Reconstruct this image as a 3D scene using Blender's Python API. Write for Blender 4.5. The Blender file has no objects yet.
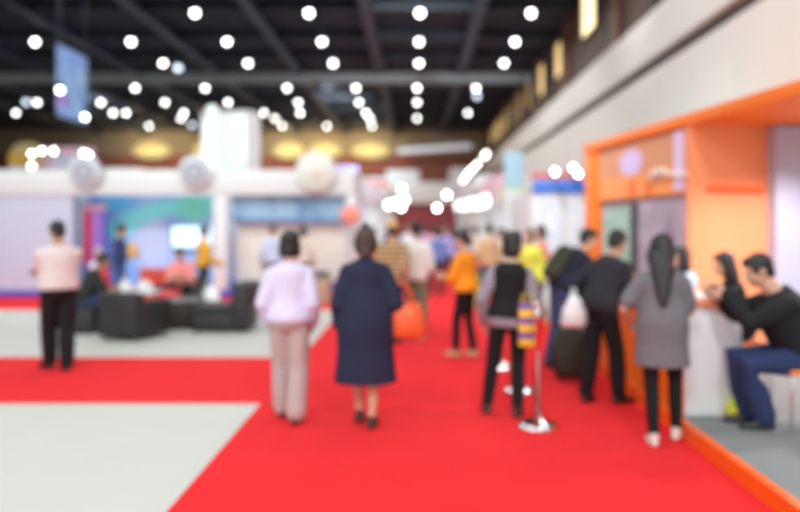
ROOF_W = 56
FILL_SPOT = 1.0
WORLD_S = 1.0
FSTOP = 0.96
EXPO = 0.42
import bpy, bmesh, math, random
from mathutils import Vector, Matrix, Euler
random.seed(7)
C = bpy.context.scene
COL = C.collection
R = math.radians
PI = math.pi

# ------------------------------------------------------------------ camera frame helpers
CAM_H = 1.63
def gx(px, Y): return (px - 415.0) / 760.0 * Y            # world X of a picture column at depth Y
def gz(py, Y): return CAM_H - (py - 226.0) / 760.0 * Y    # world Z of a picture row at depth Y

# ------------------------------------------------------------------ materials
MATS = {}
def mat(name, col, rough=0.6, metal=0.0, emit=None, estr=1.0, bump=0.0, bscale=40.0, vary=0.0, vscale=6.0, spec=0.5, alpha=None, trans=0.0):
    if name in MATS: return MATS[name]
    m = bpy.data.materials.new(name); m.use_nodes = True
    nt = m.node_tree; b = nt.nodes['Principled BSDF']
    c4 = (col[0], col[1], col[2], 1)
    b.inputs['Base Color'].default_value = c4
    b.inputs['Roughness'].default_value = rough
    b.inputs['Metallic'].default_value = metal
    b.inputs['Specular IOR Level'].default_value = spec
    if trans: b.inputs['Transmission Weight'].default_value = trans
    if alpha is not None: b.inputs['Alpha'].default_value = alpha
    if emit:
        b.inputs['Emission Color'].default_value = (*emit, 1)
        b.inputs['Emission Strength'].default_value = estr
    if bump or vary:
        tc = nt.nodes.new('ShaderNodeTexCoord')
    if vary:
        n = nt.nodes.new('ShaderNodeTexNoise'); n.inputs['Scale'].default_value = vscale; n.inputs['Detail'].default_value = 4
        nt.links.new(tc.outputs['Object'], n.inputs['Vector'])
        mx = nt.nodes.new('ShaderNodeMix'); mx.data_type = 'RGBA'
        mx.inputs[6].default_value = tuple(max(0, v * (1 - vary)) for v in col) + (1,)
        mx.inputs[7].default_value = tuple(min(1, v * (1 + vary)) for v in col) + (1,)
        nt.links.new(n.outputs['Fac'], mx.inputs[0]); nt.links.new(mx.outputs[2], b.inputs['Base Color'])
    if bump:
        n2 = nt.nodes.new('ShaderNodeTexNoise'); n2.inputs['Scale'].default_value = bscale; n2.inputs['Detail'].default_value = 3
        nt.links.new(tc.outputs['Object'], n2.inputs['Vector'])
        bp = nt.nodes.new('ShaderNodeBump'); bp.inputs['Strength'].default_value = bump; bp.inputs['Distance'].default_value = 0.02
        nt.links.new(n2.outputs['Fac'], bp.inputs['Height']); nt.links.new(bp.outputs['Normal'], b.inputs['Normal'])
    MATS[name] = m
    return m
def cloth(name, col, rough=0.85): return mat(name, col, rough, bump=0.5, bscale=9.0, vary=0.08, vscale=14, spec=0.2)

class NT:
    """small node-graph writer for printed patterns"""
    def __init__(s, name, rough=0.6):
        s.m = bpy.data.materials.new(name); s.m.use_nodes = True; s.t = s.m.node_tree
        s.b = s.t.nodes['Principled BSDF']; s.b.inputs['Roughness'].default_value = rough
        tc = s.t.nodes.new('ShaderNodeTexCoord'); s.tc = tc
        sp = s.t.nodes.new('ShaderNodeSeparateXYZ'); s.t.links.new(tc.outputs['Generated'], sp.inputs[0])
        s.x, s.y, s.z = sp.outputs
        so = s.t.nodes.new('ShaderNodeSeparateXYZ'); s.t.links.new(tc.outputs['Object'], so.inputs[0])
        s.ox, s.oy, s.oz = so.outputs
        MATS[name] = s.m
    def math(s, op, a, b=None, c=None):
        n = s.t.nodes.new('ShaderNodeMath'); n.operation = op
        for i, v in enumerate((a, b, c)):
            if v is None: continue
            if isinstance(v, (int, float)): n.inputs[i].default_value = v
            else: s.t.links.new(v, n.inputs[i])
        return n.outputs[0]
    def step(s, v, a, b):
        n = s.t.nodes.new('ShaderNodeMapRange'); n.interpolation_type = 'SMOOTHSTEP'
        s.t.links.new(v, n.inputs[0]); n.inputs[1].default_value = a; n.inputs[2].default_value = b
        return n.outputs[0]
    def mix(s, f, a, b):
        n = s.t.nodes.new('ShaderNodeMix'); n.data_type = 'RGBA'
        if isinstance(f, (int, float)): n.inputs[0].default_value = f
        else: s.t.links.new(f, n.inputs[0])
        for i, v in ((6, a), (7, b)):
            if isinstance(v, tuple): n.inputs[i].default_value = (*v, 1)
            else: s.t.links.new(v, n.inputs[i])
        return n.outputs[2]
    def noise(s, scale, detail=3, coord='Object'):
        n = s.t.nodes.new('ShaderNodeTexNoise'); n.inputs['Scale'].default_value = scale; n.inputs['Detail'].default_value = detail
        s.t.links.new(s.tc.outputs[coord], n.inputs['Vector']); return n.outputs['Fac']
    def blob(s, u, v, cx, cz, rx, rz, soft=0.35):
        a = s.math('DIVIDE', s.math('SUBTRACT', u, cx), rx); b = s.math('DIVIDE', s.math('SUBTRACT', v, cz), rz)
        r = s.math('SQRT', s.math('ADD', s.math('MULTIPLY', a, a), s.math('MULTIPLY', b, b)))
        return s.step(r, 1 + soft, 1 - soft)
    def out(s, col, emit=0.0):
        s.t.links.new(col, s.b.inputs['Base Color'])
        if emit:
            s.t.links.new(col, s.b.inputs['Emission Color']); s.b.inputs['Emission Strength'].default_value = emit
        return s.m

# ------------------------------------------------------------------ mesh builder
class MB:
    def __init__(s): s.v = []; s.f = []; s.sm = []
    def add(s, vs, fs, smooth=True):
        o = len(s.v); s.v += [tuple(v) for v in vs]
        for f in fs: s.f.append(tuple(i + o for i in f)); s.sm.append(smooth)
    def box(s, x, y, z, rot=None, piv=None, bevel=0.0):
        bm = bmesh.new()
        vs = [bm.verts.new((x[i & 1], y[(i >> 1) & 1], z[(i >> 2) & 1])) for i in range(8)]
        for q in ((0, 2, 3, 1), (4, 5, 7, 6), (0, 1, 5, 4), (2, 6, 7, 3), (0, 4, 6, 2), (1, 3, 7, 5)):
            bm.faces.new([vs[i] for i in q])
        if bevel:
            bmesh.ops.bevel(bm, geom=list(bm.edges), offset=bevel, segments=3, affect='EDGES', profile=0.5)
        bm.verts.index_update()
        vv = [v.co.copy() for v in bm.verts]
        if rot is not None:
            p = Vector(piv) if piv else Vector(((x[0]+x[1])/2, (y[0]+y[1])/2, (z[0]+z[1])/2))
            vv = [rot @ (v - p) + p for v in vv]
        ff = [[v.index for v in f.verts] for f in bm.faces]; bm.free()
        s.add(vv, ff, bool(bevel)); return s
    def loft(s, rings, cap=True):
        n = len(rings[0]); vs = [p for r in rings for p in r]; fs = []
        for k in range(len(rings) - 1):
            for i in range(n):
                j = (i + 1) % n
                fs.append((k*n+i, k*n+j, (k+1)*n+j, (k+1)*n+i))
        if cap:
            fs.append(tuple(range(n))[::-1]); fs.append(tuple((len(rings)-1)*n + i for i in range(n)))
        s.add(vs, fs); return s
    def rings(s, spec, seg=20, cap=True):
        """spec: (center, right, fwd, rx, ry)"""
        out = []
        for c, r, f, rx, ry in spec:
            out.append([c + r * (rx * math.cos(2*PI*i/seg)) + f * (ry * math.sin(2*PI*i/seg)) for i in range(seg)])
        return s.loft(out, cap)
    def tube(s, pts, rad, seg=12, round_ends=True):
        pts = [Vector(p) for p in pts]
        if isinstance(rad, (int, float)): rad = [rad] * len(pts)
        P, Q = list(pts), list(rad)
        if round_ends:
            d0 = (P[0] - P[1]).normalized(); d1 = (P[-1] - P[-2]).normalized()
            a = [(P[0] + d0 * Q[0] * math.sin(t), Q[0] * math.cos(t)) for t in (1.45, 1.0, 0.5)]
            b = [(P[-1] + d1 * Q[-1] * math.sin(t), Q[-1] * math.cos(t)) for t in (0.5, 1.0, 1.45)]
            P = [q[0] for q in a] + P + [q[0] for q in b]; Q = [q[1] for q in a] + Q + [q[1] for q in b]
        rings = []; prev = None
        for i, p in enumerate(P):
            t = (P[min(i+1, len(P)-1)] - P[max(i-1, 0)])
            t = t.normalized() if t.length > 1e-9 else Vector((0, 0, 1))
            if prev is None:
                a = Vector((1, 0, 0)) if abs(t.x) < 0.8 else Vector((0, 1, 0))
            else: a = prev
            r = (a - t * a.dot(t)).normalized(); f = t.cross(r); prev = r
            rings.append([p + r * (Q[i]*math.cos(2*PI*k/seg)) + f * (Q[i]*math.sin(2*PI*k/seg)) for k in range(seg)])
        return s.loft(rings)
    def ell(s, c, r, M=None, seg=20, rg=12):
        c = Vector(c); rings = []
        for k in range(1, rg):
            th = PI * k / rg
            ring = []
            for i in range(seg):
                ph = 2*PI*i/seg
                v = Vector((r[0]*math.sin(th)*math.cos(ph), r[1]*math.sin(th)*math.sin(ph), -r[2]*math.cos(th)))
                ring.append(c + (M @ v if M is not None else v))
            rings.append(ring)
        return s.loft(rings)
    def lathe(s, prof, c=(0, 0, 0), seg=32, M=None):
        c = Vector(c); rings = []
        for r, z in prof:
            r = max(r, 1e-4)
            ring = []
            for i in range(seg):
                v = Vector((r*math.cos(2*PI*i/seg), r*math.sin(2*PI*i/seg), z))
                ring.append(c + (M @ v if M is not None else v))
            rings.append(ring)
        return s.loft(rings)
    def mesh(s, name):
        me = bpy.data.meshes.new(name); me.from_pydata(s.v, [], s.f)
        me.polygons.foreach_set('use_smooth', s.sm)
        bm = bmesh.new(); bm.from_mesh(me); bmesh.ops.recalc_face_normals(bm, faces=bm.faces); bm.to_mesh(me); bm.free()
        return me
    def build(s, name, m, parent=None, voxel=None, it=3, loc=None, subsurf=0):
        me = s.mesh(name)
        if voxel:
            t = bpy.data.objects.new('temporary_body', me); COL.objects.link(t)
            md = t.modifiers.new('r', 'REMESH'); md.mode = 'VOXEL'; md.voxel_size = voxel; md.use_smooth_shade = True
            if it:
                sm = t.modifiers.new('s', 'SMOOTH'); sm.factor = 0.5; sm.iterations = it
            dg = bpy.context.evaluated_depsgraph_get()
            me2 = bpy.data.meshes.new_from_object(t.evaluated_get(dg))
            bpy.data.objects.remove(t); bpy.data.meshes.remove(me); me = me2
            me.name = name
        me.materials.clear(); me.materials.append(m)
        o = bpy.data.objects.new(name, me); COL.objects.link(o)
        if parent is not None: o.parent = parent
        if loc is not None: o.location = loc
        return o

def tag(o, label, cat, group=None):
    o['label'] = label; o['category'] = cat
    if group: o['group'] = group
    return o
def thing(name, label, cat, loc=(0, 0, 0), rz=0.0, group=None):
    o = bpy.data.objects.new(name, None); COL.objects.link(o); o.empty_display_size = 0.1
    o.location = loc; o.rotation_euler = (0, 0, rz)
    return tag(o, label, cat, group)
def struct(o): o['kind'] = 'structure'; return o
def bx(name, m, parent, x, y, z, bevel=0.0, rot=None, piv=None):
    return MB().box(x, y, z, rot, piv, bevel).build(name, m, parent)
def copy_tree(o, parent=None):
    c = o.copy(); COL.objects.link(c)
    if parent is not None: c.parent = parent
    for ch in list(o.children): copy_tree(ch, c)
    return c
ORD = ['first', 'second', 'third', 'fourth', 'fifth', 'sixth', 'seventh', 'eighth', 'ninth', 'tenth', 'eleventh', 'twelfth', 'thirteenth', 'fourteenth', 'fifteenth']

# ------------------------------------------------------------------ people
SKIN = mat('skin', (0.62, 0.36, 0.25), 0.55, vary=0.05)
SKIN2 = mat('skin_tan', (0.48, 0.26, 0.17), 0.55, vary=0.05)
HAIR = mat('black_hair', (0.012, 0.010, 0.010), 0.45, bump=0.4, bscale=60)
HAIR2 = mat('brown_hair', (0.05, 0.03, 0.022), 0.5, bump=0.4, bscale=60)
EYEW = mat('eye_white', (0.8, 0.8, 0.78), 0.3); EYED = mat('iris', (0.02, 0.012, 0.01), 0.3); LIP = mat('lips', (0.45, 0.14, 0.12), 0.5)

def ik(a, b, l1, l2, pole):
    d = b - a; L = d.length; mx = (l1 + l2) * 0.995
    if L > mx: b = a + d * (mx / L); d = b - a; L = mx
    u = d.normalized(); x = (l1*l1 - l2*l2 + L*L) / (2*L); h = math.sqrt(max(0, l1*l1 - x*x))
    p = Vector(pole); p = p - u * p.dot(u); p = p.normalized() if p.length > 1e-6 else Vector((0, 1, 0))
    return a + u*x + p*h, b

def person(label, loc, rz, H, fem=False, wide=1.0, lod=0, skin=None, lean=0, side=0, hipz=None, hip=(0, 0),
           feet=((-.1, 0, 0, 8), (.1, 0, 0, -8)), hands=((-.235, .07, .83), (.235, .07, .83)), epole=((-.3, -1, 0), (.3, -1, 0)),
           kpole=((-.1, 1, 0), (.1, 1, 0)), hdir=(None, None), headyaw=0, headpitch=0, outfit=(), hair='short', hairmat=None, shoe=None,
           curl=(0.5, 0.5), face=True, group=None):
    u = H / 1.7; skin = skin or SKIN; hm = hairmat or HAIR; shoe = shoe or mat('dark_shoe_leather', (0.02, 0.018, 0.018), 0.4)
    root = thing('person', label, 'person', loc, rz, group)
    vb = (0.0058, 0.02)[lod]; vc = (0.011, 0.022)[lod]
    hz = 0.95 if hipz is None else hipz / u
    pel = Vector((hip[0], hip[1], hz))
    Ml = Matrix.Rotation(R(side), 3, 'Y') @ Matrix.Rotation(-R(lean), 3, 'X')
    M0 = Matrix.Rotation(-R(lean) * 0.25, 3, 'X')
    up = Ml @ Vector((0, 0, 1)); rt = Ml @ Vector((1, 0, 0)); fw = Ml @ Vector((0, 1, 0))
    if fem:
        TR = [(-.13, .11, .085, 0), (-.08, .165, .115, -.008), (-.01, .168, .118, -.01), (.07, .145, .102, 0), (.14, .122, .09, .005), (.21, .125, .092, .008), (.29, .142, .106, .018), (.35, .145, .096, .006), (.39, .138, .082, -.004), (.425, .105, .066, -.006), (.455, .066, .055, -.006), (.48, .05, .05, -.004), (.53, .046, .049, 0)]
        sw, ar, lr = .150, .86, .93
    else:
        TR = [(-.13, .11, .085, 0), (-.08, .155, .11, -.006), (-.01, .158, .112, -.006), (.07, .15, .11, 0), (.14, .145, .11, .006), (.21, .152, .112, .008), (.29, .165, .116, .01), (.35, .168, .108, .002), (.39, .162, .09, -.006), (.425, .122, .074, -.008), (.455, .078, .062, -.008), (.48, .06, .057, -.005), (.53, .055, .055, 0)]
        sw, ar, lr = .174, 1.0, .97
    TR = [(t, w*wide, d*wide, y) for t, w, d, y in TR]; sw *= (wide + 1) / 2
    def sp(t, y=0, x=0):
        k = min(1, max(0, (t + .05) / .2))
        return pel + up * (t*k) + Vector((0, 0, t*(1-k))) + fw*y + rt*x
    neck = sp(.5); Mh = Matrix.Rotation(-R(lean)*0.45, 3, 'X') @ Matrix.Rotation(R(headyaw), 3, 'Z') @ Matrix.Rotation(-R(headpitch), 3, 'X')
    hc = neck + up*.075 + Mh @ Vector((0, .02, .065))
    def hp(x, y, z): return hc + Mh @ Vector((x, y, z))
    S = [sp(.372, -.005, -sw), sp(.372, -.005, sw)]
    HIP = [pel + Vector((-.085*wide, 0, -.05)), pel + Vector((.085*wide, 0, -.05))]
    A = []; L = []
    for i in (0, 1):
        e, w = ik(S[i], Vector(hands[i]), .285, .25, epole[i]); A.append((S[i], e, w))
        fx, fy, fz, _ = feet[i]
        k, an = ik(HIP[i], Vector((fx, fy, fz/u + .08)), .42, .405, kpole[i]); L.append((HIP[i], k, an))
    SC = Matrix.Scale(u, 4)
    def done(mb, name, m, vox, parent=root, it=3):
        mb.v = [tuple(Vector(v) * u) for v in mb.v]
        return mb.build(name, m, parent, voxel=vox, it=it)
    def torso(mb, e, t0, t1, seg=24, flare=0, flat=True):
        spec = []
        rows = [r for r in TR if t0 < r[0] < t1]
        def at(t):
            for a, b in zip(TR, TR[1:]):
                if a[0] <= t <= b[0]:
                    k = (t - a[0]) / (b[0] - a[0]); return tuple(a[j]*(1-k) + b[j]*k for j in range(4))
            return TR[0] if t < TR[0][0] else TR[-1]
        for t, w, d, y in [(t0,) + at(t0)[1:]] + rows + [(t1,) + at(t1)[1:]]:
            k = max(0, (.2 - t)) * flare
            if t < -.06 and (e > 0): w, d = max(w, (.155 if flat else .12)*wide), max(d, (.108 if flat else .09)*wide)
            spec.append((sp(t, y), rt, fw, w + e + k, d + e + k))
        mb.rings(spec, seg)
    # ---- body
    b = MB(); torso(b, 0, -.13, .53)
    for i in (0, 1):
        s_, e, w = A[i]
        b.tube([s_, s_.lerp(e, .35), e, e.lerp(w, .3), w], [.056*ar, .05*ar, .038*ar, .038*ar, .026*ar])
        h, k, an = L[i]
        b.tube([h, h.lerp(k, .4), k, k.lerp(an, .3), k.lerp(an, .7), an], [.088*lr, .076*lr, .053*lr, .055*lr, .042*lr, .034*lr], 14)
        yaw = R(feet[i][3]); fd = Vector((-math.sin(yaw), math.cos(yaw), 0))
        b.tube([an + Vector((0, 0, -.035)) - fd*.03, an + Vector((0, 0, -.05)) + fd*.07, an + Vector((0, 0, -.06)) + fd*.15], [.034, .03, .02])
        # hand: palm, four fingers, thumb
        f = (w - e).normalized()
        if hdir[i] is not None: f = Vector(hdir[i]).normalized()
        inn = Vector((1 if i == 0 else -1, 0, 0)); n = inn - f*inn.dot(f); n = n.normalized() if n.length > .1 else Vector((0, 0, -1))
        sd = f.cross(n)
        if sd.dot(Vector((0, 1, 0.2))) < 0: sd = -sd
        b.rings([(w + f*t, sd, n, rx, ry) for t, rx, ry in ((-.01, .024, .02), (.03, .036, .017), (.07, .042, .015), (.095, .036, .011))], 14)
        cv = curl[i]
        for q, (off, ln) in enumerate(((.031, .072), (.0105, .08), (-.0105, .074), (-.031, .058))):
            p0 = w + f*.075 + sd*off*.9; dd = (f + sd*off*3.0).normalized(); pts = [p0]
            ang = .15
            for seg_ in (.45, .32, .26):
                ang += cv*.75; pts.append(pts[-1] + (dd*math.cos(ang) + n*math.sin(ang)) * ln * seg_ * 1.15)
            b.tube([p0] + [p0.lerp(pts[1], .6)] + pts[1:], [.0098, .0098, .0092, .0085, .0075], 8)
        p0 = w + f*.022 + sd*.028
        d1 = (f*.75 + sd*.75 + n*.25).normalized(); d2 = (f*.95 + sd*.2 + n*.35).normalized()
        b.tube([p0, p0 + d1*.038, p0 + d1*.038 + d2*.03, p0 + d1*.038 + d2*.052], [.013, .0115, .010, .008], 8)
    b.tube([sp(.44), neck + up*.06, hp(0, -.01, -.03)], [.058, .052 if not fem else .046, .05], 14)
    b.ell(hp(0, -.012, .025), (.074, .092, .09), Mh)
    b.ell(hp(0, .022, -.035), (.058, .07, .078), Mh)
    b.ell(hp(0, .05, -.085), (.03, .03, .022), Mh, 12, 8)
    if lod == 0:
        b.tube([hp(0, .083, .012), hp(0, .098, -.018), hp(0, .108, -.036)], [.009, .011, .0125], 8)
        b.ell(hp(-.012, .096, -.04), (.009, .009, .007), Mh, 8, 6); b.ell(hp(.012, .096, -.04), (.009, .009, .007), Mh, 8, 6)
        b.tube([hp(-.042, .072, .03), hp(0, .084, .03), hp(.042, .072, .03)], .010, 8)
        b.ell(hp(0, .085, -.066), (.024, .012, .008), Mh, 10, 6); b.ell(hp(0, .082, -.078), (.021, .012, .008), Mh, 10, 6)
        b.ell(hp(-.04, .062, -.025), (.02, .02, .018), Mh, 10, 6); b.ell(hp(.04, .062, -.025), (.02, .02, .018), Mh, 10, 6)
        for s_ in (-1, 1):
            b.ell(hp(.076*s_, -.008, -.01), (.009, .02, .032), Mh, 10, 8)
    done(b, 'body', skin, vb, it=2 if lod == 0 else 1)
    if lod == 0 and face:
        for s_ in (-1, 1):
            e = MB(); e.ell(hp(.031*s_, .073, .006), (.0135, .012, .009), Mh, 12, 8); eo = done(e, 'eye', EYEW, None)
            e = MB(); e.ell(hp(.031*s_, .0835, .006), (.006, .003, .006), Mh, 10, 6); done(e, 'iris', EYED, None, eo)
            e = MB(); e.tube([hp(.018*s_, .085, .027), hp(.033*s_, .083, .031), hp(.048*s_, .072, .027)], [.0035, .004, .0025], 6); done(e, 'eyebrow', hm, None)
        e = MB(); e.tube([hp(-.02, .088, -.071), hp(0, .097, -.0705), hp(.02, .088, -.071)], [.004, .006, .004], 8); done(e, 'lips', LIP, None)
    # ---- hair
    if hair:
        h = MB(); M = Mh
        h.ell(hp(0, -.024, .034), (.083, .096, .092), M)
        h.ell(hp(0, .03, .088), (.052, .055, .032), M)
        h.ell(hp(0, -.055, -.02), (.074, .052, .07), M)
        for s_ in (-1, 1): h.ell(hp(.068*s_, .022, .03), (.014, .03, .034), M, 10, 8)
        if hair == 'bob':
            h.rings([(hp(0, -.03, z), M @ Vector((1, 0, 0)), M @ Vector((0, 1, 0)), a, d) for z, a, d in ((.06, .085, .07), (0, .094, .078), (-.06, .1, .078), (-.105, .098, .07), (-.125, .085, .055))])
        if hair in ('bun',):
            h.ell(hp(0, -.118, -.045), (.05, .045, .046), M); h.ell(hp(0, -.07, .0), (.08, .06, .075), M)
        if hair == 'topknot':
            h.ell(hp(0, -.05, .13), (.036, .036, .03), M); h.rings([(hp(0, -.035, z), M @ Vector((1, 0, 0)), M @ Vector((0, 1, 0)), a, d) for z, a, d in ((.06, .09, .08), (-.0, .104, .086), (-.05, .106, .084), (-.095, .095, .07), (-.12, .07, .05))])
            h.ell(hp(0, -.105, -.105), (.045, .035, .05), M)
        if hair == 'long':
            h.rings([(hp(0, -.032, z), M @ Vector((1, 0, 0)), M @ Vector((0, 1, 0)), a, d) for z, a, d in ((.07, .09, .078), (0, .108, .085), (-.07, .118, .085), (-.13, .11, .07), (-.16, .08, .05))])
            h.rings([(hp(0, -.09, -.05), rt, fw, .1, .05), (sp(.46, -.115), rt, fw, .1, .045), (sp(.36, -.135), rt, fw, .075, .036), (sp(.27, -.15), rt, fw, .058, .03), (sp(.2, -.165), rt, fw, .038, .022), (sp(.15, -.17), rt, fw, .014, .012)])
        if hair == 'shoulder':
            h.rings([(hp(0, -.03, z), M @ Vector((1, 0, 0)), M @ Vector((0, 1, 0)), a, d) for z, a, d in ((.06, .086, .074), (0, .098, .08), (-.08, .108, .08), (-.16, .112, .072), (-.2, .09, .05))])
        if hair == 'ponytail':
            h.tube([hp(0, -.1, .03), hp(0, -.15, -.01), hp(0, -.15, -.1), hp(0, -.13, -.19)], [.03, .034, .028, .012])
        done(h, 'hair', hm, vc*.8)
    # ---- clothes
    for name, kind, m, o in outfit:
        g = MB(); e = o.get('e', .018)
        if kind in ('top', 'vest'):
            torso(g, e, o.get('t0', -.1), o.get('t1', .47), flare=o.get('flare', 0))
            if kind == 'top':
                sl = o.get('sleeve', 1.0); se = o.get('se', e*.9)
                for i in (0, 1):
                    s_, el, w = A[i]
                    if sl <= .5:
                        en = s_.lerp(el, sl*2); g.tube([s_, s_.lerp(en, .5), en], [(.054*ar)+se*.7, .050*ar+se*1.1, .045*ar+se*1.5])
                    else:
                        en = el.lerp(w, (sl-.5)*2 * .96); g.tube([s_, s_.lerp(el, .5), el, el.lerp(en, .5), en], [.054*ar+se*.7, .048*ar+se, .041*ar+se*1.05, .038*ar+se, .028*ar+se])
            else:
                for i in (0, 1): g.ell(S[i].lerp(sp(.36), .15), (.058*ar+e*.4, .056*ar+e*.4, .056*ar+e*.4))
        elif kind == 'pants':
            torso(g, e*.8, -.13, o.get('t1', .06), flat=False); wl = o.get('w', (.0, .0, .0))
            for i in (0, 1):
                h, k, an = L[i]; q = o.get('len', 1.0); en = k.lerp(an, (q-.5)*2*.97)
                g.tube([h, h.lerp(k, .4), k, k.lerp(en, .5), en], [.086*lr+e*.8, .074*lr+e*.8+wl[0], .052*lr+e*.9+wl[1], .049*lr+e*.9+(wl[1]+wl[2])/2, .036*lr+e+wl[2]], 16)
        elif kind == 'dress':
            hem = o['hem'] / u; t1 = o.get('t1', .47); hw, hd = o.get('hw', .27), o.get('hd', .2); wz = o.get('waist', .03)
            torso(g, e, .2, t1)
            top = sp(.24, .008); z0 = top.z; w0, d0 = (.128 if fem else .156)*wide + e, .096*wide + e
            spec = [(sp(.3, .012), rt, fw, w0 - .004, d0 - .004)]
            for q in range(10):
                k = q / 9; z = z0*(1-k) + hem*k; kk = k ** .9; bl = wz * math.sin(PI * min(1, k*1.6)) if k < .625 else 0
                fr = min(1, k * 2.4); fr = fr*fr*(3 - 2*fr)
                spec.append((Vector((top.x*(1-fr) + o.get('cx', 0)*fr, top.y*(1-fr) + o.get('cy', 0)*fr, z)), Vector((1, 0, 0)), Vector((0, 1, 0)), w0*(1-kk) + hw*kk + bl, d0*(1-kk) + hd*kk + bl))
            g.rings(spec, 28)
            sl = o.get('sleeve', 1.0); se = o.get('se', e)
            for i in (0, 1):
                s_, el, w = A[i]
                if sl <= .5:
                    en = s_.lerp(el, sl*2); g.tube([s_, s_.lerp(en, .5), en], [.054*ar+se*.7, .05*ar+se*1.1, .047*ar+se*1.3])
                else:
                    en = el.lerp(w, (sl-.5)*2*.96); g.tube([s_, s_.lerp(el, .5), el, en], [.054*ar+se*.7, .049*ar+se*1.05, .042*ar+se*1.2, .033*ar+se*1.4])
        elif kind == 'cap':
            g.ell(hp(0, -.018, .055), (.095, .105, .085), Mh); g.rings([(hp(0, .06, .055), Mh @ Vector((1, 0, 0)), Mh @ Vector((0, 0, 1)), .07, .012), (hp(0, .15, .04), Mh @ Vector((1, 0, 0)), Mh @ Vector((0, 0, 1)), .05, .008)])
        elif kind == 'hat':
            g.ell(hp(0, -.015, .07), (.095, .105, .08), Mh); g.ell(hp(0, -.01, .045), (.145, .155, .012), Mh)
        elif kind == 'collar':
            g.rings([(sp(.455, -.006), rt, fw, .085, .075), (sp(.50, -.004), rt, fw, .066, .064)])
        elif kind == 'pack':
            g.rings([(sp(t, -.19 if not o.get('y') else o['y']), rt, fw, a, d) for t, a, d in ((.0, .12, .06), (.03, .15, .085), (.2, .155, .09), (.36, .14, .08), (.42, .09, .05))])
            for s_ in (-1, 1): g.tube([sp(.36, -.12, .1*s_), sp(.46, -.03, .11*s_), sp(.4, .13, .11*s_), sp(.25, .1, .13*s_), sp(.1, -.1, .14*s_)], .018, 8)
        elif kind == 'scarf':
            g.rings([(sp(.43, -.006), rt, fw, .1, .088), (sp(.47, -.004), rt, fw, .088, .085), (sp(.5, 0), rt, fw, .07, .07)])
        done(g, name, m, vc, it=4 if lod == 0 else 1)
    for i in (0, 1):
        an = L[i][2]; yaw = R(feet[i][3]); fd = Vector((-math.sin(yaw), math.cos(yaw), 0)); sd = Vector((math.cos(yaw), math.sin(yaw), 0)); z = an.z - .08
        g = MB(); base = Vector((an.x, an.y, z))
        g.rings([(base + Vector((0, 0, h_)) + fd*o_, sd, fd, a, d) for h_, o_, a, d in ((.002, .055, .042, .128), (.02, .055, .047, .135), (.04, .05, .044, .125), (.06, .02, .041, .085), (.085, -.012, .04, .052), (.1, -.014, .038, .046))], 18)
        done(g, 'shoe', shoe, vc*.8, it=2)
    return root

# ------------------------------------------------------------------ the hall
W_LIGHT = mat('white_paint', (0.72, 0.76, 0.78), 0.55)
W_WARM = mat('warm_white_panel', (0.78, 0.75, 0.70), 0.6, vary=0.04, vscale=1.2)
CEIL = mat('dark_ceiling', (0.007, 0.011, 0.026), 0.9, vary=0.4, vscale=0.5)
STEEL = mat('dark_steel', (0.020, 0.036, 0.066), 0.6)
STEELG = mat('grey_steel', (0.15, 0.15, 0.16), 0.55)
FLOOR = mat('pale_hall_floor', (0.55, 0.545, 0.505), 0.6, vary=0.03, vscale=3, bump=0.1, bscale=60)
RED = mat('red_carpet_pile', (0.80, 0.022, 0.026), 0.95, vary=0.06, vscale=30, bump=0.3, bscale=400, spec=0.1)
for s_in, v in (('Sheen Weight', .12), ('Sheen Roughness', .35), ('Sheen Tint', (1, .35, .42, 1))): RED.node_tree.nodes['Principled BSDF'].inputs[s_in].default_value = v
HALL_END, RW, CH = 66.0, 6.0, 9.95
struct(bx('floor', FLOOR, None, (-44, 14), (-14, 67), (-.1, 0)))
struct(bx('ceiling', CEIL, None, (-44, 14), (-14, 67), (CH, CH + .2)))

MAROON = mat('maroon_wall', (0.24, 0.075, 0.06), 0.8, vary=0.12, vscale=0.4)
OLIVE = mat('olive_brown_wall', (0.26, 0.20, 0.14), 0.8, vary=0.15, vscale=0.5)
w = struct(bx('wall_rear', MAROON, None, (-44, 14), (HALL_END, HALL_END + .3), (0, CH)))
struct(bx('trim_rear', OLIVE, None, (-44, RW), (HALL_END - .12, HALL_END), (7.75, CH)))
struct(bx('wall_left', MAROON, None, (-44.3, -44), (-14, 66), (0, CH)))
struct(bx('wall_right', W_WARM, None, (RW, RW + .3), (-14, 66), (0, 5.55)))
struct(bx('trim_right_groove', mat('groove_shadow_gap', (0.10, 0.075, 0.07), 0.8), None, (RW + .1, RW + .3), (-14, 66), (5.55, 5.85)))
struct(bx('trim_right_parapet', W_WARM, None, (RW - .08, RW + .3), (-14, 66), (5.85, 7.0)))
BROWN = mat('brown_gallery_wall', (0.085, 0.05, 0.035), 0.7, vary=0.35, vscale=0.35)
struct(bx('wall_right_gallery', BROWN, None, (RW + .15, RW + .4), (-14, 66), (7.0, CH)))
BROWN2 = mat('rust_brown_column', (0.19, 0.075, 0.04), 0.6)
for k in range(13):
    y = 19.0 + k * 3.6
    if k == 2: continue
    o = struct(bx('trim_right_post', BROWN2 if k % 2 else mat('dark_brown_post', (0.05, 0.03, 0.025), 0.7), None, (RW - .02, RW + .15), (y, y + .55), (7.0, CH)))
GLOW = mat('lit_window_glass', (0.9, 0.6, 0.25), 0.4, emit=(1.0, 0.70, 0.30), estr=0.75)
GLOWB = mat('bright_window_glass', (0.9, 0.7, 0.4), 0.4, emit=(1.0, 0.80, 0.45), estr=1.5)
FRB = mat('window_frame_brown', (0.06, 0.035, 0.025), 0.6)
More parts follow.
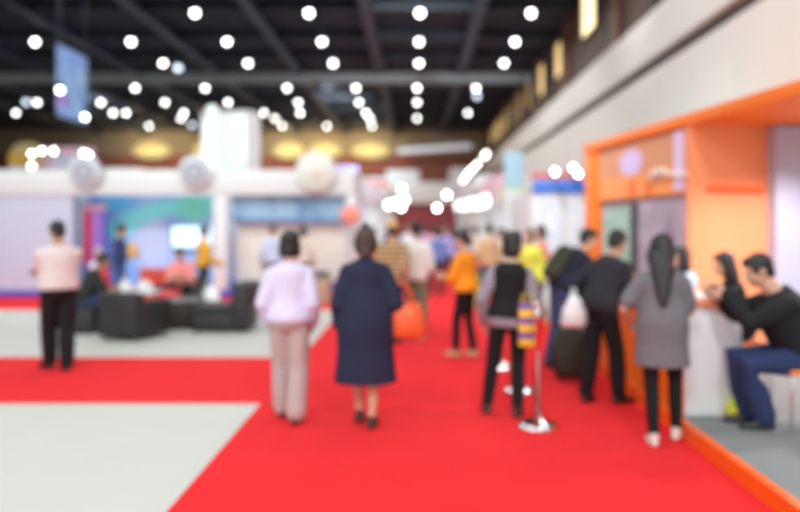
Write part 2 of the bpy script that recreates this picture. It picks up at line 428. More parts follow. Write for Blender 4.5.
for k in range(11):
    y = [25.4, 31.3, 35.6, 40.0, 43.6, 47.2, 50.5, 53.5, 56.3, 59, 62][k]
    f = bx('window_%d' % (k + 1), GLOWB if k == 0 else GLOW, None, (RW + .04, RW + .12), (y, y + (2.0 if k == 0 else 1.3)), (7.9 if k else 8.35, 9.3 if k else 9.9)); struct(f)
    m = MB(); y1 = y + (2.0 if k == 0 else 1.3); z0, z1 = (7.9, 9.3) if k else (8.35, 9.9)
    for a, b_, c, d in ((y - .08, y, z0 - .08, z1 + .08), (y1, y1 + .08, z0 - .08, z1 + .08), (y, y1, z0 - .08, z0), (y, y1, z1, min(z1 + .08, CH - .001))): m.box((RW + .0, RW + .15), (a, b_), (c, d))
    struct(m.build('window_frame', FRB, f))
# uplighters on the rear wall
WL = mat('yellow_wall_lamp_glass', (0.42, 0.36, 0.18), 0.7, emit=(1.0, 0.86, 0.42), estr=0.22)
px_l = [25, 150, 208, 288, 325, 371]
for k, px in enumerate(px_l):
    x = gx(px, 65.5); sz = 1.7 if px in (150, 371) else 1.35
    t = thing('wall_lamp', 'glowing yellow dome uplighter on the rear wall, %s from the wall\'s left end' % ORD[k], 'wall lamp', (x, HALL_END - .12, 7.85), 0, 'yellow uplighters on the rear wall')
    m = MB(); m.ell((0, -.02, .3), (sz, .3, .72)); m.build('glass_dome', WL, t)
    bx('bracket', FRB, t, (-sz * .8, sz * .8), (-.25, 0), (-.5, -.38))
    if px > 100:
        ld = bpy.data.lights.new('wall_lamp_bulb', 'POINT'); ld.energy = 220; ld.color = (1, .75, .35); ld.shadow_soft_size = .3
        lo = bpy.data.objects.new('wall_lamp_bulb', ld); COL.objects.link(lo); lo.location = (x, HALL_END - 2.4, 8.3)
# roof steel
for k, px0 in enumerate((-360, -242, -118, 6, 125, 245, 364, 482)):
    X = (px0 - 415) / 226 * 7.95
    m = MB(); m.box((X - .2, X + .2), (-14, 65.8), (9.46, 9.56)); m.box((X - .04, X + .04), (-14, 65.8), (9.56, 9.9)); m.box((X - .2, X + .2), (-14, 65.8), (9.88, CH))
    m.build('roof_beam', STEEL, None)['kind'] = 'structure'
m = MB(); m.box((-44, RW + .1), (39.5, 39.9), (9.12, 9.56)); struct(m.build('ceiling_crossbeam', mat('crossbeam_paint', (.30, .33, .35), .6), None))
for k, y in enumerate((24, 28.2, 32.4, 36.2, 44, 48.5, 53, 58)):
    m = MB()
    m.box((-44, RW + .1), (y - .12, y + .12), (9.62, 9.75)); m.box((-44, RW + .1), (y - .03, y + .03), (9.7, CH))
    struct(m.build('ceiling_joist', mat('joist_steel', (0.010, 0.015, 0.026), 0.7), None))
DUCT = mat('duct_metal', (0.13, 0.13, 0.16), 0.5)

# ceiling lamps in rows
LGL = mat('lamp_glass', (0.9, 0.9, 0.9), 0.4, emit=(1.0, 0.99, 0.95), estr=8)
LGD = mat('dim_lamp_glass', (0.8, 0.85, 0.9), 0.4, emit=(0.75, 0.85, 1.0), estr=2.2)
rows = [
    (26.3, [195, 309, 420, 531]), (30.4, [35, 131, 227, 322, 419, 515]), (34.4, [78, 163, 248, 333, 419, 504]),
    (40.6, [135, 205, 287, 356, 417, 476]), (45.3, [37, 101, 165, 228, 298, 359, 417]), (49.5, [16, 113, 126, 184, 242, 264, 300, 366, 468]),
    (52.0, [181, 275, 370, 417]), (56.0, [149, 282, 327, 372])]
proto = None
for r, (y, pxs) in enumerate(rows):
    for k, px in enumerate(pxs):
        x = gx(px, y)
        lab = 'round white ceiling lamp, %s from the left in %s row from the front' % (ORD[k], ORD[r])
        if proto is None:
            t = thing('ceiling_lamp', lab, 'ceiling lamp', (x, y, 9.0), 0, 'round lamps under the hall roof')
            m = MB(); m.ell((0, 0, 0), (.115, .115, .115), seg=20, rg=10); m.build('globe', LGL, t)
            m = MB(); m.lathe([(.05, .10), (.10, .09), (.15, .06), (.16, .08), (.12, .16), (.08, .28), (.05, .36)], seg=20); m.build('housing', STEEL, t)
            m = MB(); m.tube([(0, 0, .35), (0, 0, .945)], .02, 8, False); m.build('stem', STEEL, t); proto = t
        else:
            t = copy_tree(proto); t.location = (x, y, 9.0); t['label'] = lab
# dimmer blue lamps
for k, (px, py, y) in enumerate(((192, 125, 56), (26, 102, 45.3), (477, 96, 43.2), (178, 68, 35.3))):
    t = thing('ceiling_lamp', 'dim bluish ceiling lamp hanging lower than its neighbours, %s from the left' % ORD[[2, 0, 3, 1][k]], 'ceiling lamp', (gx(px, y), y, gz(py, y)), 0, 'dim bluish lamps under the hall roof')
    m = MB(); m.ell((0, 0, 0), (.15, .15, .15), seg=16, rg=8); m.build('globe', LGD, t)
    m = MB(); m.lathe([(.06, .12), (.18, .10), (.08, .26), (.03, .3)], seg=16); m.tube([(0, 0, .28), (0, 0, CH - gz(py, y) - .005)], .02, 8, False); m.build('housing', STEEL, t)
for px, py, y, lab in ((60, 90, 19.6, 'small white lamp on a long stem before the upper edge of the hanging blue banner'), (85, 117, 20.6, 'small white lamp on a long stem before the lower corner of the hanging blue banner')):
    t = thing('pendant_lamp', lab, 'pendant lamp', (gx(px, y), y, gz(py, y)), 0, 'small stem lamps near the hanging banner')
    m = MB(); m.ell((0, 0, 0), (.07, .07, .07), seg=16, rg=8); m.build('globe', LGL, t)
    m = MB(); m.lathe([(.03, .055), (.08, .05), (.05, .12), (.02, .14)], seg=16); m.tube([(0, 0, .13), (0, 0, CH - gz(py, y) - .005)], .012, 8, False); m.build('housing', STEEL, t)
# lamps of the same roof above and behind the camera (never in frame): their light only
for i in range(7):
    for j in range(8):
        x = -20 + i * 4.1; y = -12 + j * 4.6
        ld = bpy.data.lights.new('roof_lamp_light', 'AREA'); ld.shape = 'DISK'; ld.size = .8; ld.energy = ROOF_W; ld.color = (.95, 1, 1)
        lo = bpy.data.objects.new('roof_lamp_light', ld); COL.objects.link(lo); lo.location = (x, y, 9.0)
for y, pxs in rows:
    for px in pxs:
        ld = bpy.data.lights.new('roof_lamp_light', 'AREA'); ld.shape = 'DISK'; ld.size = .2; ld.energy = ROOF_W * .8; ld.color = (.95, 1, 1)
        lo = bpy.data.objects.new('roof_lamp_light', ld); COL.objects.link(lo); lo.location = (gx(px, y), y, 8.87)

# added fill spots without fittings, brightening booths, people and the rear wall
for x, y, tx, ty, tz, e in ((-11, 7, -8, 18.5, 1.4, 900), (-6, 7, -4.5, 18.5, 1.4, 900), (-1, 8, -2, 19, 1.6, 700), (-3, 16, 2.8, 27, 1.8, 1500), (-2, 9, 4.2, 13, 2.2, 700), (3, 16, -3, 30, 2, 1500), (0, 21, 1, 56, 3, 3500), (2.5, -6, 2.3, 6, .7, 1500), (-3, -6, -1, 6.3, .9, 1200), (-8, -4, -5, 9, .9, 900), (-20, 43, -19, 66, 7.6, 4500), (-5, 43, -5.5, 66, 7.6, 4500), (0, 10, 3.0, 15.5, 1.6, 1500), (1, 20, -3.5, 28, 2.2, 1500)):
    ld = bpy.data.lights.new('added_fill_spot', 'SPOT'); ld.energy = e * FILL_SPOT; ld.color = (.9, 1, 1); ld.spot_size = R(60); ld.spot_blend = .9; ld.shadow_soft_size = .3
    lo = bpy.data.objects.new('added_fill_spot', ld); COL.objects.link(lo); lo.location = (x, y, 9.2)
    lo.rotation_euler = (Vector((tx, ty, tz)) - Vector((x, y, 9.2))).to_track_quat('-Z', 'Y').to_euler()
# ------------------------------------------------------------------ carpets and platform
def carpet(label, x, y, z):
    return tag(bx('red_carpet', RED, None, x, y, (0.0, z)), label, 'carpet', 'red carpets on the hall floor')
carpet('long bright red carpet running down the main aisle', (-1.41, 2.04), (-2, 55.9), .010)
carpet('red cross carpet between the two pale floor areas left of the aisle', (-14, -1.41), (6.98, 9.4), .008)
carpet('narrow red carpet strip along the foot of the blue-based booths', (-14, -1.41), (14.75, 17.38), .008)
ORANGE = mat('orange_board', (0.95, 0.20, 0.008), 0.5)
ORANGE_D = mat('deep_orange_edging', (0.95, 0.13, 0.004), 0.5)
ORANGE_L = mat('light_orange_panel', (0.95, 0.33, 0.15), 0.5)
GREYC = mat('grey_carpet', (0.25, 0.255, 0.26), 0.95, vary=0.06, vscale=40, bump=0.3, bscale=300, spec=0.1)
t = thing('booth_platform', 'low raised platform with grey carpet and orange edging beside the red aisle', 'platform', (2.04, 3, 0))
bx('deck', GREYC, t, (.06, 3.9), (-4, 9.6), (0.0, .12))
bx('edging', ORANGE_D, t, (0, .06), (-4, 9.6), (0.0, .127))

# ------------------------------------------------------------------ orange booth
bd = Vector((3.57 - 2.87, 7.38 - 12.85, 0)).normalized()          # along its front, towards the camera
rzb = math.atan2(bd.y, bd.x)                                       # local +x along the front, local +y away from the aisle
B0 = Vector((2.87, 12.85, 0))
t = thing('exhibition_booth', 'bright orange booth with projecting canopy and dark display front on the right of the aisle', 'booth', B0, rzb)
L_ = 3.57                                                          # length of the aisle-facing front
bx('corner_post', ORANGE, t, (0, .5), (0, .25), (0.125, 2.86), .01)
bx('header_board', mat('orange_brown_header', (0.62, 0.20, 0.06), 0.4, vary=0.1, vscale=2), t, (.5, L_), (.06, .16), (2.02, 2.86))
m = NT('header_print', .4)
c = m.mix(m.step(m.z, .55, .3), (0.68, 0.30, 0.15), (0.95, 0.34, 0.09))
c = m.mix(m.blob(m.x, m.z, .42, .66, .13, .24, .3), c, (0.72, 0.58, 0.95))  # soft lilac oval mixed into the header colour
c = m.mix(m.blob(m.x, m.z, .44, .16, .05, .2, .3), c, (0.90, 0.19, 0.01)); c = m.mix(m.blob(m.x, m.z, .63, .16, .05, .2, .3), c, (0.90, 0.19, 0.01))
bx('header_graphic', m.out(c), t, (.55, L_ - .02), (.035, .06), (2.04, 2.82))
bx('header_lilac_strip', mat('lilac_strip', (0.75, 0.60, 0.90), .4), t, (3.22, 3.45), (.01, .035), (2.08, 2.82))  # plain lilac strip laid over the header
lg = MB()
pts = [(2.55, 0, 2.26), (2.62, 0, 2.36), (2.7, 0, 2.26), (2.78, 0, 2.38), (2.86, 0, 2.28), (2.95, 0, 2.38), (3.03, 0, 2.28), (3.15, 0, 2.31), (3.25, 0, 2.28), (3.4, 0, 2.26), (3.56, 0, 2.26)]
lg.tube(pts, .03, 8); lg.build('logo_mark', mat('logo_white', (0.92, 0.80, 0.72), .4), t)
bx('display_frame', mat('grey_frame', (0.36, 0.30, 0.36), .5), t, (.5, L_), (.1, .2), (.125, 2.02))
m = NT('grey_violet_print', .4)
c = m.mix(m.step(m.noise(2.5), .4, .65), (0.40, 0.34, 0.43), (0.50, 0.44, 0.54)); c = m.mix(m.blob(m.x, m.z, .62, .55, .1, .3, .5), c, (0.25, 0.20, 0.30))
bx('violet_display_panel', m.out(c), t, (2.0, L_ - .03), (.07, .1), (.25, 1.98))
m = NT('green_print', .35)
c = m.mix(m.step(m.noise(4), .4, .65), (0.28, 0.44, 0.36), (0.38, 0.53, 0.47)); c = m.mix(m.step(m.z, .5, .1), c, (0.22, 0.36, 0.28))
o = bx('green_screen_panel', m.out(c, .12), t, (.7, 1.75), (.05, .1), (.45, 1.9))
bx('dark_reveal', mat('dark_reveal', (0.04, 0.045, 0.05), .5), t, (1.77, 1.98), (.06, .11), (.3, 1.96))
bx('rear_wall', ORANGE_L, t, (L_ - .02, L_ + .06), (.0, 1.02), (.125, 2.86))
bx('wall_ledge', ORANGE_D, t, (L_ + .06, L_ + .15), (.22, .96), (2.07, 2.11))
bx('side_return', mat('lilac_white', (0.50, 0.50, 0.66), .5), t, (L_ - .1, L_ + .25), (1.02, 2.2), (.125, 2.84))
bx('canopy', ORANGE, t, (-.02, 7.6), (-.02, 2.6), (2.86, 3.0), .01)
bx('back_board', ORANGE_L, t, (0, L_ - .12), (1.6, 1.7), (.125, 2.86))
# downlights added under the canopy to brighten the orange wall
for k, (lx, ly) in enumerate(((5.0, .8), (6.4, .8))):
    p = Matrix.Rotation(rzb, 3, 'Z') @ Vector((lx, ly, 0)) + B0
    d = thing('downlight', 'added canopy downlight in the orange booth, %s from the rear wall' % ORD[k], 'downlight', (p.x, p.y, 2.82), 0, 'added downlights under the orange canopy')
    m = MB(); m.lathe([(.07, .04), (.07, 0), (.055, 0), (.05, .02)], seg=20); m.build('ring', W_LIGHT, d)
    ld = bpy.data.lights.new('added_canopy_light', 'SPOT'); ld.energy = 170; ld.color = (1, .97, .96); ld.spot_size = R(140); ld.spot_blend = .6; ld.shadow_soft_size = .06
    lo = bpy.data.objects.new('added_canopy_light', ld); COL.objects.link(lo); lo.location = (p.x, p.y, 2.79)

# counter
t = thing('reception_counter', 'white counter with orange top and orange side beside the seated man', 'counter', (2.13, 6.0, .1275))
bx('body', mat('white_laminate', (0.82, 0.82, 0.84), .4), t, (0, .45), (0, 3.4), (0, .86), .006)
bx('aisle_panel', ORANGE, t, (-.02, 0), (.02, 3.4), (.0, .86))
bx('top', ORANGE_L, t, (-.04, .5), (-.03, 3.43), (.86, .92), .008)
t = thing('paper_stack', 'loose stack of white papers on the near end of the counter top', 'papers', (2.36, 6.22, 1.0485))
for k, (a, dz, dx, dy) in enumerate(((8, 0, 0, 0), (-14, .008, .05, .06), (30, .016, -.04, .1))):
    bx('sheet', mat('paper', (.88, .88, .87), .7), t, (-.15 + dx, .15 + dx), (-.11 + dy, .11 + dy), (dz, dz + .007), rot=Matrix.Rotation(R(a), 3, 'Z'))
t = thing('lunch_bag', 'small yellow and green paper bag on the grey platform at the foot of the counter', 'bag', (2.49, 5.90, .122))
m = MB(); m.rings([(Vector((0, 0, z)), Vector((1, 0, 0)), Vector((0, 1, 0)), a, b_) for z, a, b_ in ((0, .07, .05), (.1, .07, .05), (.17, .055, .02))], 8); m.build('sack', mat('lime_paper', (.55, .62, .05), .7), t)
bx('label_band', mat('yellow_paper', (.85, .7, .05), .7), t, (-.065, .065), (-.053, .053), (.06, .1))
m = MB(); m.tube([(-.03, 0, .16), (-.02, 0, .22), (.02, 0, .22), (.03, 0, .16)], .006, 6); m.build('handle', mat('lime_paper', (.5, .6, .05)), t)

# ------------------------------------------------------------------ left booth row
t = thing('exhibition_booth', 'long white framed booth with blue graphics and blue base behind the lounge', 'booth', (-6, 17.4, 0))
def lx(a): return gx(a, 17.4) + 6
Z1, Z2 = gz(195, 17.4), gz(170, 17.4)
BLUEB = mat('blue_plinth', (0.05, 0.07, 0.50), .5)
bx('plinth', BLUEB, t, (-4.6, 4.6), (0, 3), (0, .16))
bx('fascia_beam', mat('fascia_white', (0.70, 0.74, 0.74), .5), t, (-4.6, 4.6), (-.02, .2), (Z1, Z2), .01)
bx('side_fascia', W_LIGHT, t, (4.5, 4.62), (.2, 3), (Z1, Z2))
for a, b_ in ((213, 227), (346, 356)):
    bx('post', W_LIGHT, t, (lx(a), lx(b_)), (0, .25), (.16, Z1), .01)
bx('lavender_wall', mat('lavender_panel', (0.54, 0.58, 0.74), .5), t, (-4.6, lx(72)), (.02, .12), (.16, Z1))
bx('lavender_wall', mat('pale_blue_panel', (0.52, 0.70, 0.84), .5), t, (gx(70, 18) + 6, gx(86, 18) + 6), (.6, .7), (.16, Z1))
bx('rear_panel', W_LIGHT, t, (-4.6, 4.6), (2.9, 3), (.16, Z1))
m = NT('blue_graphic', .4)
n = m.noise(.9, 3)
c = m.mix(m.step(n, .35, .65), (0.22, 0.38, 0.82), (0.34, 0.56, 0.92))
c = m.mix(m.blob(m.x, m.z, .52, .45, .16, .28, .5), c, (0.58, 0.67, 0.93))
c = m.mix(m.step(m.x, .2, .08), c, (0.10, 0.24, 0.74))
# swoosh
dx = m.math('DIVIDE', m.math('SUBTRACT', m.x, .86), .66); dz = m.math('DIVIDE', m.math('SUBTRACT', m.z, .42), .44)
rr = m.math('SQRT', m.math('ADD', m.math('MULTIPLY', dx, dx), m.math('MULTIPLY', dz, dz)))
band = m.step(m.math('ABSOLUTE', m.math('SUBTRACT', rr, 1.0)), 0.30, .08)
c = m.mix(m.math('MULTIPLY', band, m.step(m.z, .45, .6)), c, (0.22, 0.86, 0.88))
c = m.mix(m.blob(m.x, m.z, .85, .85, .12, .15, .6), c, (0.18, 0.78, 0.60)); c = m.mix(m.blob(m.x, m.z, .25, .88, .16, .08, .6), c, (0.10, 0.55, 0.90)); c = m.mix(m.step(m.x, .06, .01), c, (.55, .80, .92))
bx('blue_graphic_wall', m.out(c), t, (gx(84, 18.6) + 6, gx(213, 18.6) + 6), (1.2, 1.26), (.16, Z1 + .1))
bx('green_end_strip', mat('green_strip', (.05, .5, .33), .5), t, (lx(207), lx(213)), (1.0, 1.2), (1.35, Z1 + .1))
m = NT('blue_header_graphic', .4)
c = m.mix(m.step(m.noise(1.6, 4), .35, .62), (0.10, 0.24, 0.48), (0.30, 0.52, 0.70)); c = m.mix(m.step(m.z, .25, 0), c, (.10, .16, .38))
bx('blue_header', m.out(c), t, (lx(229), lx(346)), (.3, .36), (gz(223, 17.7), Z1 + .06))
m = NT('beige_catalogue_print', .6)
br = m.t.nodes.new('ShaderNodeTexBrick'); br.inputs['Scale'].default_value = 4.5; br.inputs['Color1'].default_value = (.82, .78, .66, 1); br.inputs['Color2'].default_value = (.70, .66, .54, 1); br.inputs['Mortar'].default_value = (.86, .84, .76, 1); br.inputs['Mortar Size'].default_value = .04
mp = m.t.nodes.new('ShaderNodeMapping'); mp.inputs['Rotation'].default_value = (PI/2, 0, 0); m.t.links.new(m.tc.outputs['Object'], mp.inputs[0]); m.t.links.new(mp.outputs[0], br.inputs['Vector'])
bm_ = m.out(br.outputs['Color'])
for a, b_ in ((229, 267), (268, 306), (307, 346)):
    bx('beige_display_panel', bm_, t, (lx(a) + .01, lx(b_) - .01), (.6, .66), (.3, gz(222, 18)))
# emblem discs
RING = mat('emblem_grey', (0.26, 0.28, 0.38), .5)
for k, (px, rad, lab, ml) in enumerate(((86, .37, 'round grey emblem sign on the white beam beside the pink stand', 'emblem_white'), (196, .37, 'round white emblem sign on the white beam at the foot of the tall white tower', 'emblem_white'), (316, .46, 'round cream sign standing on the white beam beside the violet lightbox', 'emblem_cream'))):
    x = gx(px, 17.3); z = gz(172, 17.3)
    s = thing('round_sign', lab, 'sign', (x, 17.28, z), 0, 'round signs on the white beam')
    Mx = Matrix.Rotation(R(90), 3, 'X')
    col = mat(ml, (0.60, 0.63, 0.67) if k < 2 else (0.70, 0.72, 0.66), .5)
    m = MB(); m.lathe([(.001, .09), (rad - .02, .09), (rad, .07), (rad, .0), (.001, 0)], seg=40, M=Mx); m.build('disc', col, s)
    if k < 2:
        m = MB(); m.lathe([(rad*.42, .088), (rad*.42, .115), (rad*.62, .115), (rad*.62, .088)], seg=32, M=Mx); m.build('emblem_ring', RING, s)
        m = MB(); m.lathe([(.001, .12), (rad*.16, .115), (rad*.17, .088)], seg=20, M=Mx); m.build('emblem_centre', RING, s)
    else:
        m = MB(); m.lathe([(.001, .12), (rad*.26, .115), (rad*.27, .088)], seg=20, M=Mx); m.build('emblem_centre', mat('pale_pink_mark', (.82, .66, .62), .5), s)
# television and roll-up banner
SCR = mat('screen_lit', (.5, .7, .9), .2, emit=(0.62, 0.86, 1.0), estr=1.0)
t = thing('television', 'wall television showing a glowing pale blue picture on the blue graphic wall', 'television', (gx(192, 18.5), 18.5, gz(237, 18.5)))
hw, hh = 21/760*18.5, 12/760*18.5
bx('casing', mat('black_plastic', (.01, .01, .012), .4), t, (-hw, hw), (0, .1), (-hh, hh), .01); bx('screen', SCR, t, (-hw+.03, hw-.03), (-.008, .0), (-hh+.04, hh-.03))
t = thing('roll_up_banner', 'tall red and violet roll-up banner standing in front of the blue graphic wall', 'banner', (gx(95, 17.95), 17.95, .16))
m = NT('roll_up_print', .5)
c = m.mix(m.step(m.x, .3, .42), (0.60, 0.03, 0.10), (0.32, 0.16, 0.55)); c = m.mix(m.step(m.x, .75, .9), c, (.06, .06, .45)); c = m.mix(m.step(m.z, .9, .98), c, (.8, .55, .6)); c = m.mix(m.step(m.z, .35, .15), c, (.05, .07, .45))
bx('print', m.out(c), t, (-.28, .28), (-.01, .01), (.08, 1.98)); bx('base_cassette', STEELG, t, (-.3, .3), (-.08, .08), (0, .08), .01)
bx('top_rail', STEELG, t, (-.29, .29), (-.02, .02), (1.98, 2.01)); m = MB(); m.tube([(0, .04, .05), (0, .04, 1.99)], .012, 8); m.build('rear_pole', STEELG, t)

# tall lit tower sign behind the beam
TW = mat('lit_white_fabric', (.78, .80, .80), .6, emit=(1, 1, 1), estr=0.08)
t = thing('tower_sign', 'tall white lit box tower rising behind the white booth beam', 'sign', (gx(231, 21.2), 21.2, 0))
rr_ = Matrix.Rotation(R(-17), 3, 'Z')
zt = gz(112, 21)
bx('fabric_box', TW, t, (-.72, .72), (-.35, .35), (2.4, zt), rot=rr_, piv=(0, 0, 0))
TB = mat('bright_light_panel', (.9, .9, .92), .5, emit=(.97, .98, 1), estr=.4)
bx('bright_panel', TB, t, (-.66, -.3), (-.37, -.35), (2.6, zt - .25), rot=rr_, piv=(0, 0, 0)); bx('bright_panel', TB, t, (.3, .62), (-.37, -.35), (3.4, zt - .2), rot=rr_, piv=(0, 0, 0))
bx('pedestal', W_LIGHT, t, (-.7, .7), (-.33, .33), (0, 2.4), rot=rr_, piv=(0, 0, 0))
m = MB(); m.lathe([(.02, 0), (.16, .03), (.16, .14), (.1, .22), (.02, .24)], (-.55, .1, zt - .01), 16); m.build('cap_lamp', mat('cap_lamp_glass', (.8, .85, .8), .4, emit=(.9, 1, .95), estr=.5), t)

# hanging blue banner
t = thing('hanging_banner', 'blue and violet banner hanging from the dark roof above the lounge', 'banner', (-9.42, 20.9, 5.5))
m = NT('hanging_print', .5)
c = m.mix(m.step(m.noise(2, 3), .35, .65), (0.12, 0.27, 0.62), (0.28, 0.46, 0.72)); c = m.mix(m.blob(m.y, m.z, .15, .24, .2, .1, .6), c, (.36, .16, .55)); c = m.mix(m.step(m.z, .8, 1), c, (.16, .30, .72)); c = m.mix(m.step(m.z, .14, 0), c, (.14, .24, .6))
bx('print', m.out(c, .08), t, (-.015, .015), (-.9, .9), (-.95, .93));  # slight glow put into the print brightens the banner
for z in (-.96, .94):
    m = MB(); m.tube([(0, -.93, z), (0, .93, z)], .025, 10); m.build('rail', STEELG, t)
for y in (-.8, .8):
    m = MB(); m.tube([(0, y, .95), (0, y, CH - 5.5)], .008, 6, False); m.build('wire', STEELG, t)

# stand-alone booths beyond
SPOTL = mat('spot_lens', (.9, .9, .9), .4, emit=(1, .99, .97), estr=11)
def spotlight(lab, x, y, z, back=.35, r=.075, grp='bright spotlights on the booth tops'):
    s = thing('spotlight', lab, 'spotlight', (x, y, z), 0, grp)
    m = MB(); m.ell((0, 0, 0), (r, r*.7, r), seg=16, rg=8); m.build('lens', SPOTL, s)
    m = MB(); m.lathe([(r*1.15, -.02), (r*1.2, .02), (r, .14), (r*.6, .2), (.01, .21)], seg=16, M=Matrix.Rotation(R(-90), 3, 'X')); m.build('housing', STEEL, s)
    m = MB(); m.tube([(0, .12, 0), (0, .2, .05), (0, back, .05)], .014, 8); m.build('arm', STEEL, s)
PINK = mat('pink_fascia', (0.72, 0.42, 0.52), .5); LILAC = mat('lilac_fascia', (0.66, 0.62, 0.78), .5)
t = thing('exhibition_booth', 'pink topped booth rising behind the lavender wall', 'booth', (-12.2, 25, 0))
bx('pink_fascia', PINK, t, (-.1, 1.55), (0, .3), (2.9, gz(147, 25)), .02); bx('lilac_panel', LILAC, t, (.2, 1.2), (-.03, 0), (3.3, 4.0)); bx('body', W_LIGHT, t, (-.1, 1.55), (.3, 3), (0, 3.2))
t = thing('exhibition_booth', 'booth with a yellow sign top at the far left behind the lavender wall', 'booth', (-14, 28.4, 0))
bx('yellow_fascia', mat('yellow_fascia', (.85, .5, .08), .5), t, (-1.2, .9), (0, .3), (gz(166, 28.4), gz(152, 28.4)), .02); bx('body', W_LIGHT, t, (-1.2, .9), (.3, 3), (0, gz(152, 28.4) - .05)); bx('lower_fascia', W_LIGHT, t, (-1.2, .9), (.02, .3), (2.6, gz(166, 28.4)))
t = thing('exhibition_booth', 'plain white box booth rising behind the grey emblem sign', 'booth', (-9.5, 24, 0))
bx('body', W_LIGHT, t, (-.85, .85), (.02, 2.6), (0, gz(169, 24)), .02); bx('fascia', W_LIGHT, t, (-.87, .87), (-.06, .02), (2.7, gz(168, 24)), .01)
t = thing('exhibition_booth', 'small white box booth just beyond the tall white tower', 'booth', (-4.6, 24, 0))
bx('body', W_LIGHT, t, (-.45, .35), (0.02, 2), (0, gz(171, 24)), .02); bx('fascia', W_LIGHT, t, (-.47, .37), (-.06, .02), (2.8, gz(170, 24)), .01)
for k, (px, py) in enumerate(((32, 154), (42, 151), (54, 151), (84, 153), (89, 155), (32, 166))):
    spotlight('bright white spotlight on the pink and yellow booth tops, %s from the left' % ORD[[0, 2, 3, 4, 5, 1][k]] , gx(px, 24.6), 24.6, gz(py, 24.6), .5 if px > 40 else 1.4)

# violet lightbox sign
t = thing('lightbox_sign', 'blue-violet lightbox sign on a post at the corner of the white booth', 'sign', (gx(341, 19.6), 20.6, 0))
VL = mat('violet_lightbox', (.45, .45, .9), .4, emit=(.55, .58, 1.0), estr=.6)
bx('box', VL, t, (-.45, .38), (-.1, .1), (2.62, gz(166, 20.6)), .03); bx('top_mark', mat('deep_violet', (.12, .06, .55), .4), t, (-.35, .1), (-.115, -.1), (2.98, 3.18)); bx('bright_mark', TB, t, (-.02, .34), (-.115, -.1), (2.65, 2.95)); bx('post', W_LIGHT, t, (-.12, .12), (-.08, .08), (0, 2.62))
# pink round sign
t = thing('round_sign', 'pink-red round sign on a slim post at the end of the white booth', 'sign', (gx(350, 16.9), 16.9, .008))
m = MB(); m.lathe([(.001, .03), (.21, .03), (.22, 0), (.21, -.03), (.001, -.03)], (0, 0, gz(215, 16.9)), 32, Matrix.Rotation(R(90), 3, 'X')); m.build('disc', mat('pink_red', (.85, .28, .26), .5), t)
m = MB(); m.lathe([(.001, .045), (.07, .04), (.08, .028)], (0, 0, gz(216, 16.9)), 20, Matrix.Rotation(R(90), 3, 'X')); m.build('orange_mark', mat('orange_mark', (.9, .35, .12), .5), t)
m = MB(); m.tube([(0, .03, .0), (0, .03, gz(215, 16.9))], .02, 8, False); m.lathe([(.001, .02), (.16, .015), (.17, 0), (.001, 0)], seg=24); m.build('post', STEELG, t)

def fbooth(label, x0, x1, y0, y1, hh, fas, wal, base=None, side=1, open_=True, stripe=None):
    """a booth farther down the aisle: fascia round the top, end posts, rear and side walls, plinth, a counter"""
    t = thing('exhibition_booth', label, 'booth', ((x0+x1)/2, y0, 0)); cx = (x0+x1)/2; w_ = (x1-x0)/2; d = y1-y0
    bx('fascia', fas, t, (-w_, w_), (-.0, .12), (hh - .65, hh), .01)
    xs = w_ if side < 0 else -w_
    bx('aisle_fascia', fas, t, (min(xs, xs - .1*side*-1), max(xs, xs - .1*side*-1)), (.12, d), (hh - .65, hh), .01)
    for a in (-w_, w_ - .12):
        for b_ in (0.0, d - .12): bx('post', W_LIGHT, t, (a, a + .12), (b_, b_ + .12), (0, hh - .65))
    bx('rear_wall', wal, t, (-w_ + .12, w_ - .12), (d - .1, d), (.1, hh - .65))
    xo = -w_ if side < 0 else w_ - .1
    bx('side_wall', wal, t, (xo, xo + .1), (.12, d - .12), (.1, hh - .65))
    bx('front_wall', wal, t, (-w_ + .12, w_ - .12), (.02, .1), (.0, 1.05))
    if base: bx('plinth', base, t, (-w_, w_), (0.0, d), (0, .1))
    if stripe: bx('coloured_stripe', stripe, t, (-w_ - .012, w_ + .012), (-.014, d), (hh - .42, hh - .2))
    return t
PALE = mat('pale_lilac_wall', (.70, .68, .78), .6); CREAM = mat('cream_wall', (.74, .68, .60), .6); REDF = mat('red_fascia', (.75, .10, .09), .5); SKYB = mat('sky_blue_print', (.42, .66, .80), .5)
fbooth('white booth just past the violet lightbox on the left of the aisle', -5.2, -1.55, 21.6, 27, 2.95, W_LIGHT, PALE, None, -1)
fbooth('pale booth with a lilac fascia second past the white booth', -5.2, -1.6, 28, 35, 3.2, LILAC, W_LIGHT, None, -1)
fbooth('distant booth under a red striped fascia on the left of the aisle', -5.4, -1.42, 37, 44, 4.0, W_LIGHT, PALE, None, -1, stripe=REDF)
fbooth('far white booth closing the left side of the aisle', -5.6, -1.5, 46, 54, 4.2, W_LIGHT, CREAM, None, -1)
fbooth('cream booth with open front behind the light blue sign', 2.7, 5.4, 20.2, 25.5, 2.9, CREAM, PALE, None, 1)
fbooth('booth under a pink fascia halfway down the right side', 2.75, 5.4, 26.5, 33, 3.4, PINK, W_LIGHT, None, 1)
fbooth('white booth past the pink fascia on the right side', 2.8, 5.5, 34, 42, 3.9, W_LIGHT, CREAM, None, 1)
fbooth('farthest lilac booth on the right side of the aisle', 2.9, 5.5, 43, 53, 4.1, LILAC, W_LIGHT, None, 1)
t = thing('exhibition_booth', 'wide white booth crossing the far end of the aisle with a maroon front', 'booth', (1.2, 56, 0))
bx('fascia', mat('far_white', (.8, .78, .76), .5), t, (-4.2, 3.0), (0, .3), (gz(203, 56), gz(182, 56)), .02); bx('maroon_front', mat('maroon_panel', (.34, .055, .065), .6), t, (-2.4, 2.4), (.5, .6), (.0, gz(203, 56)))
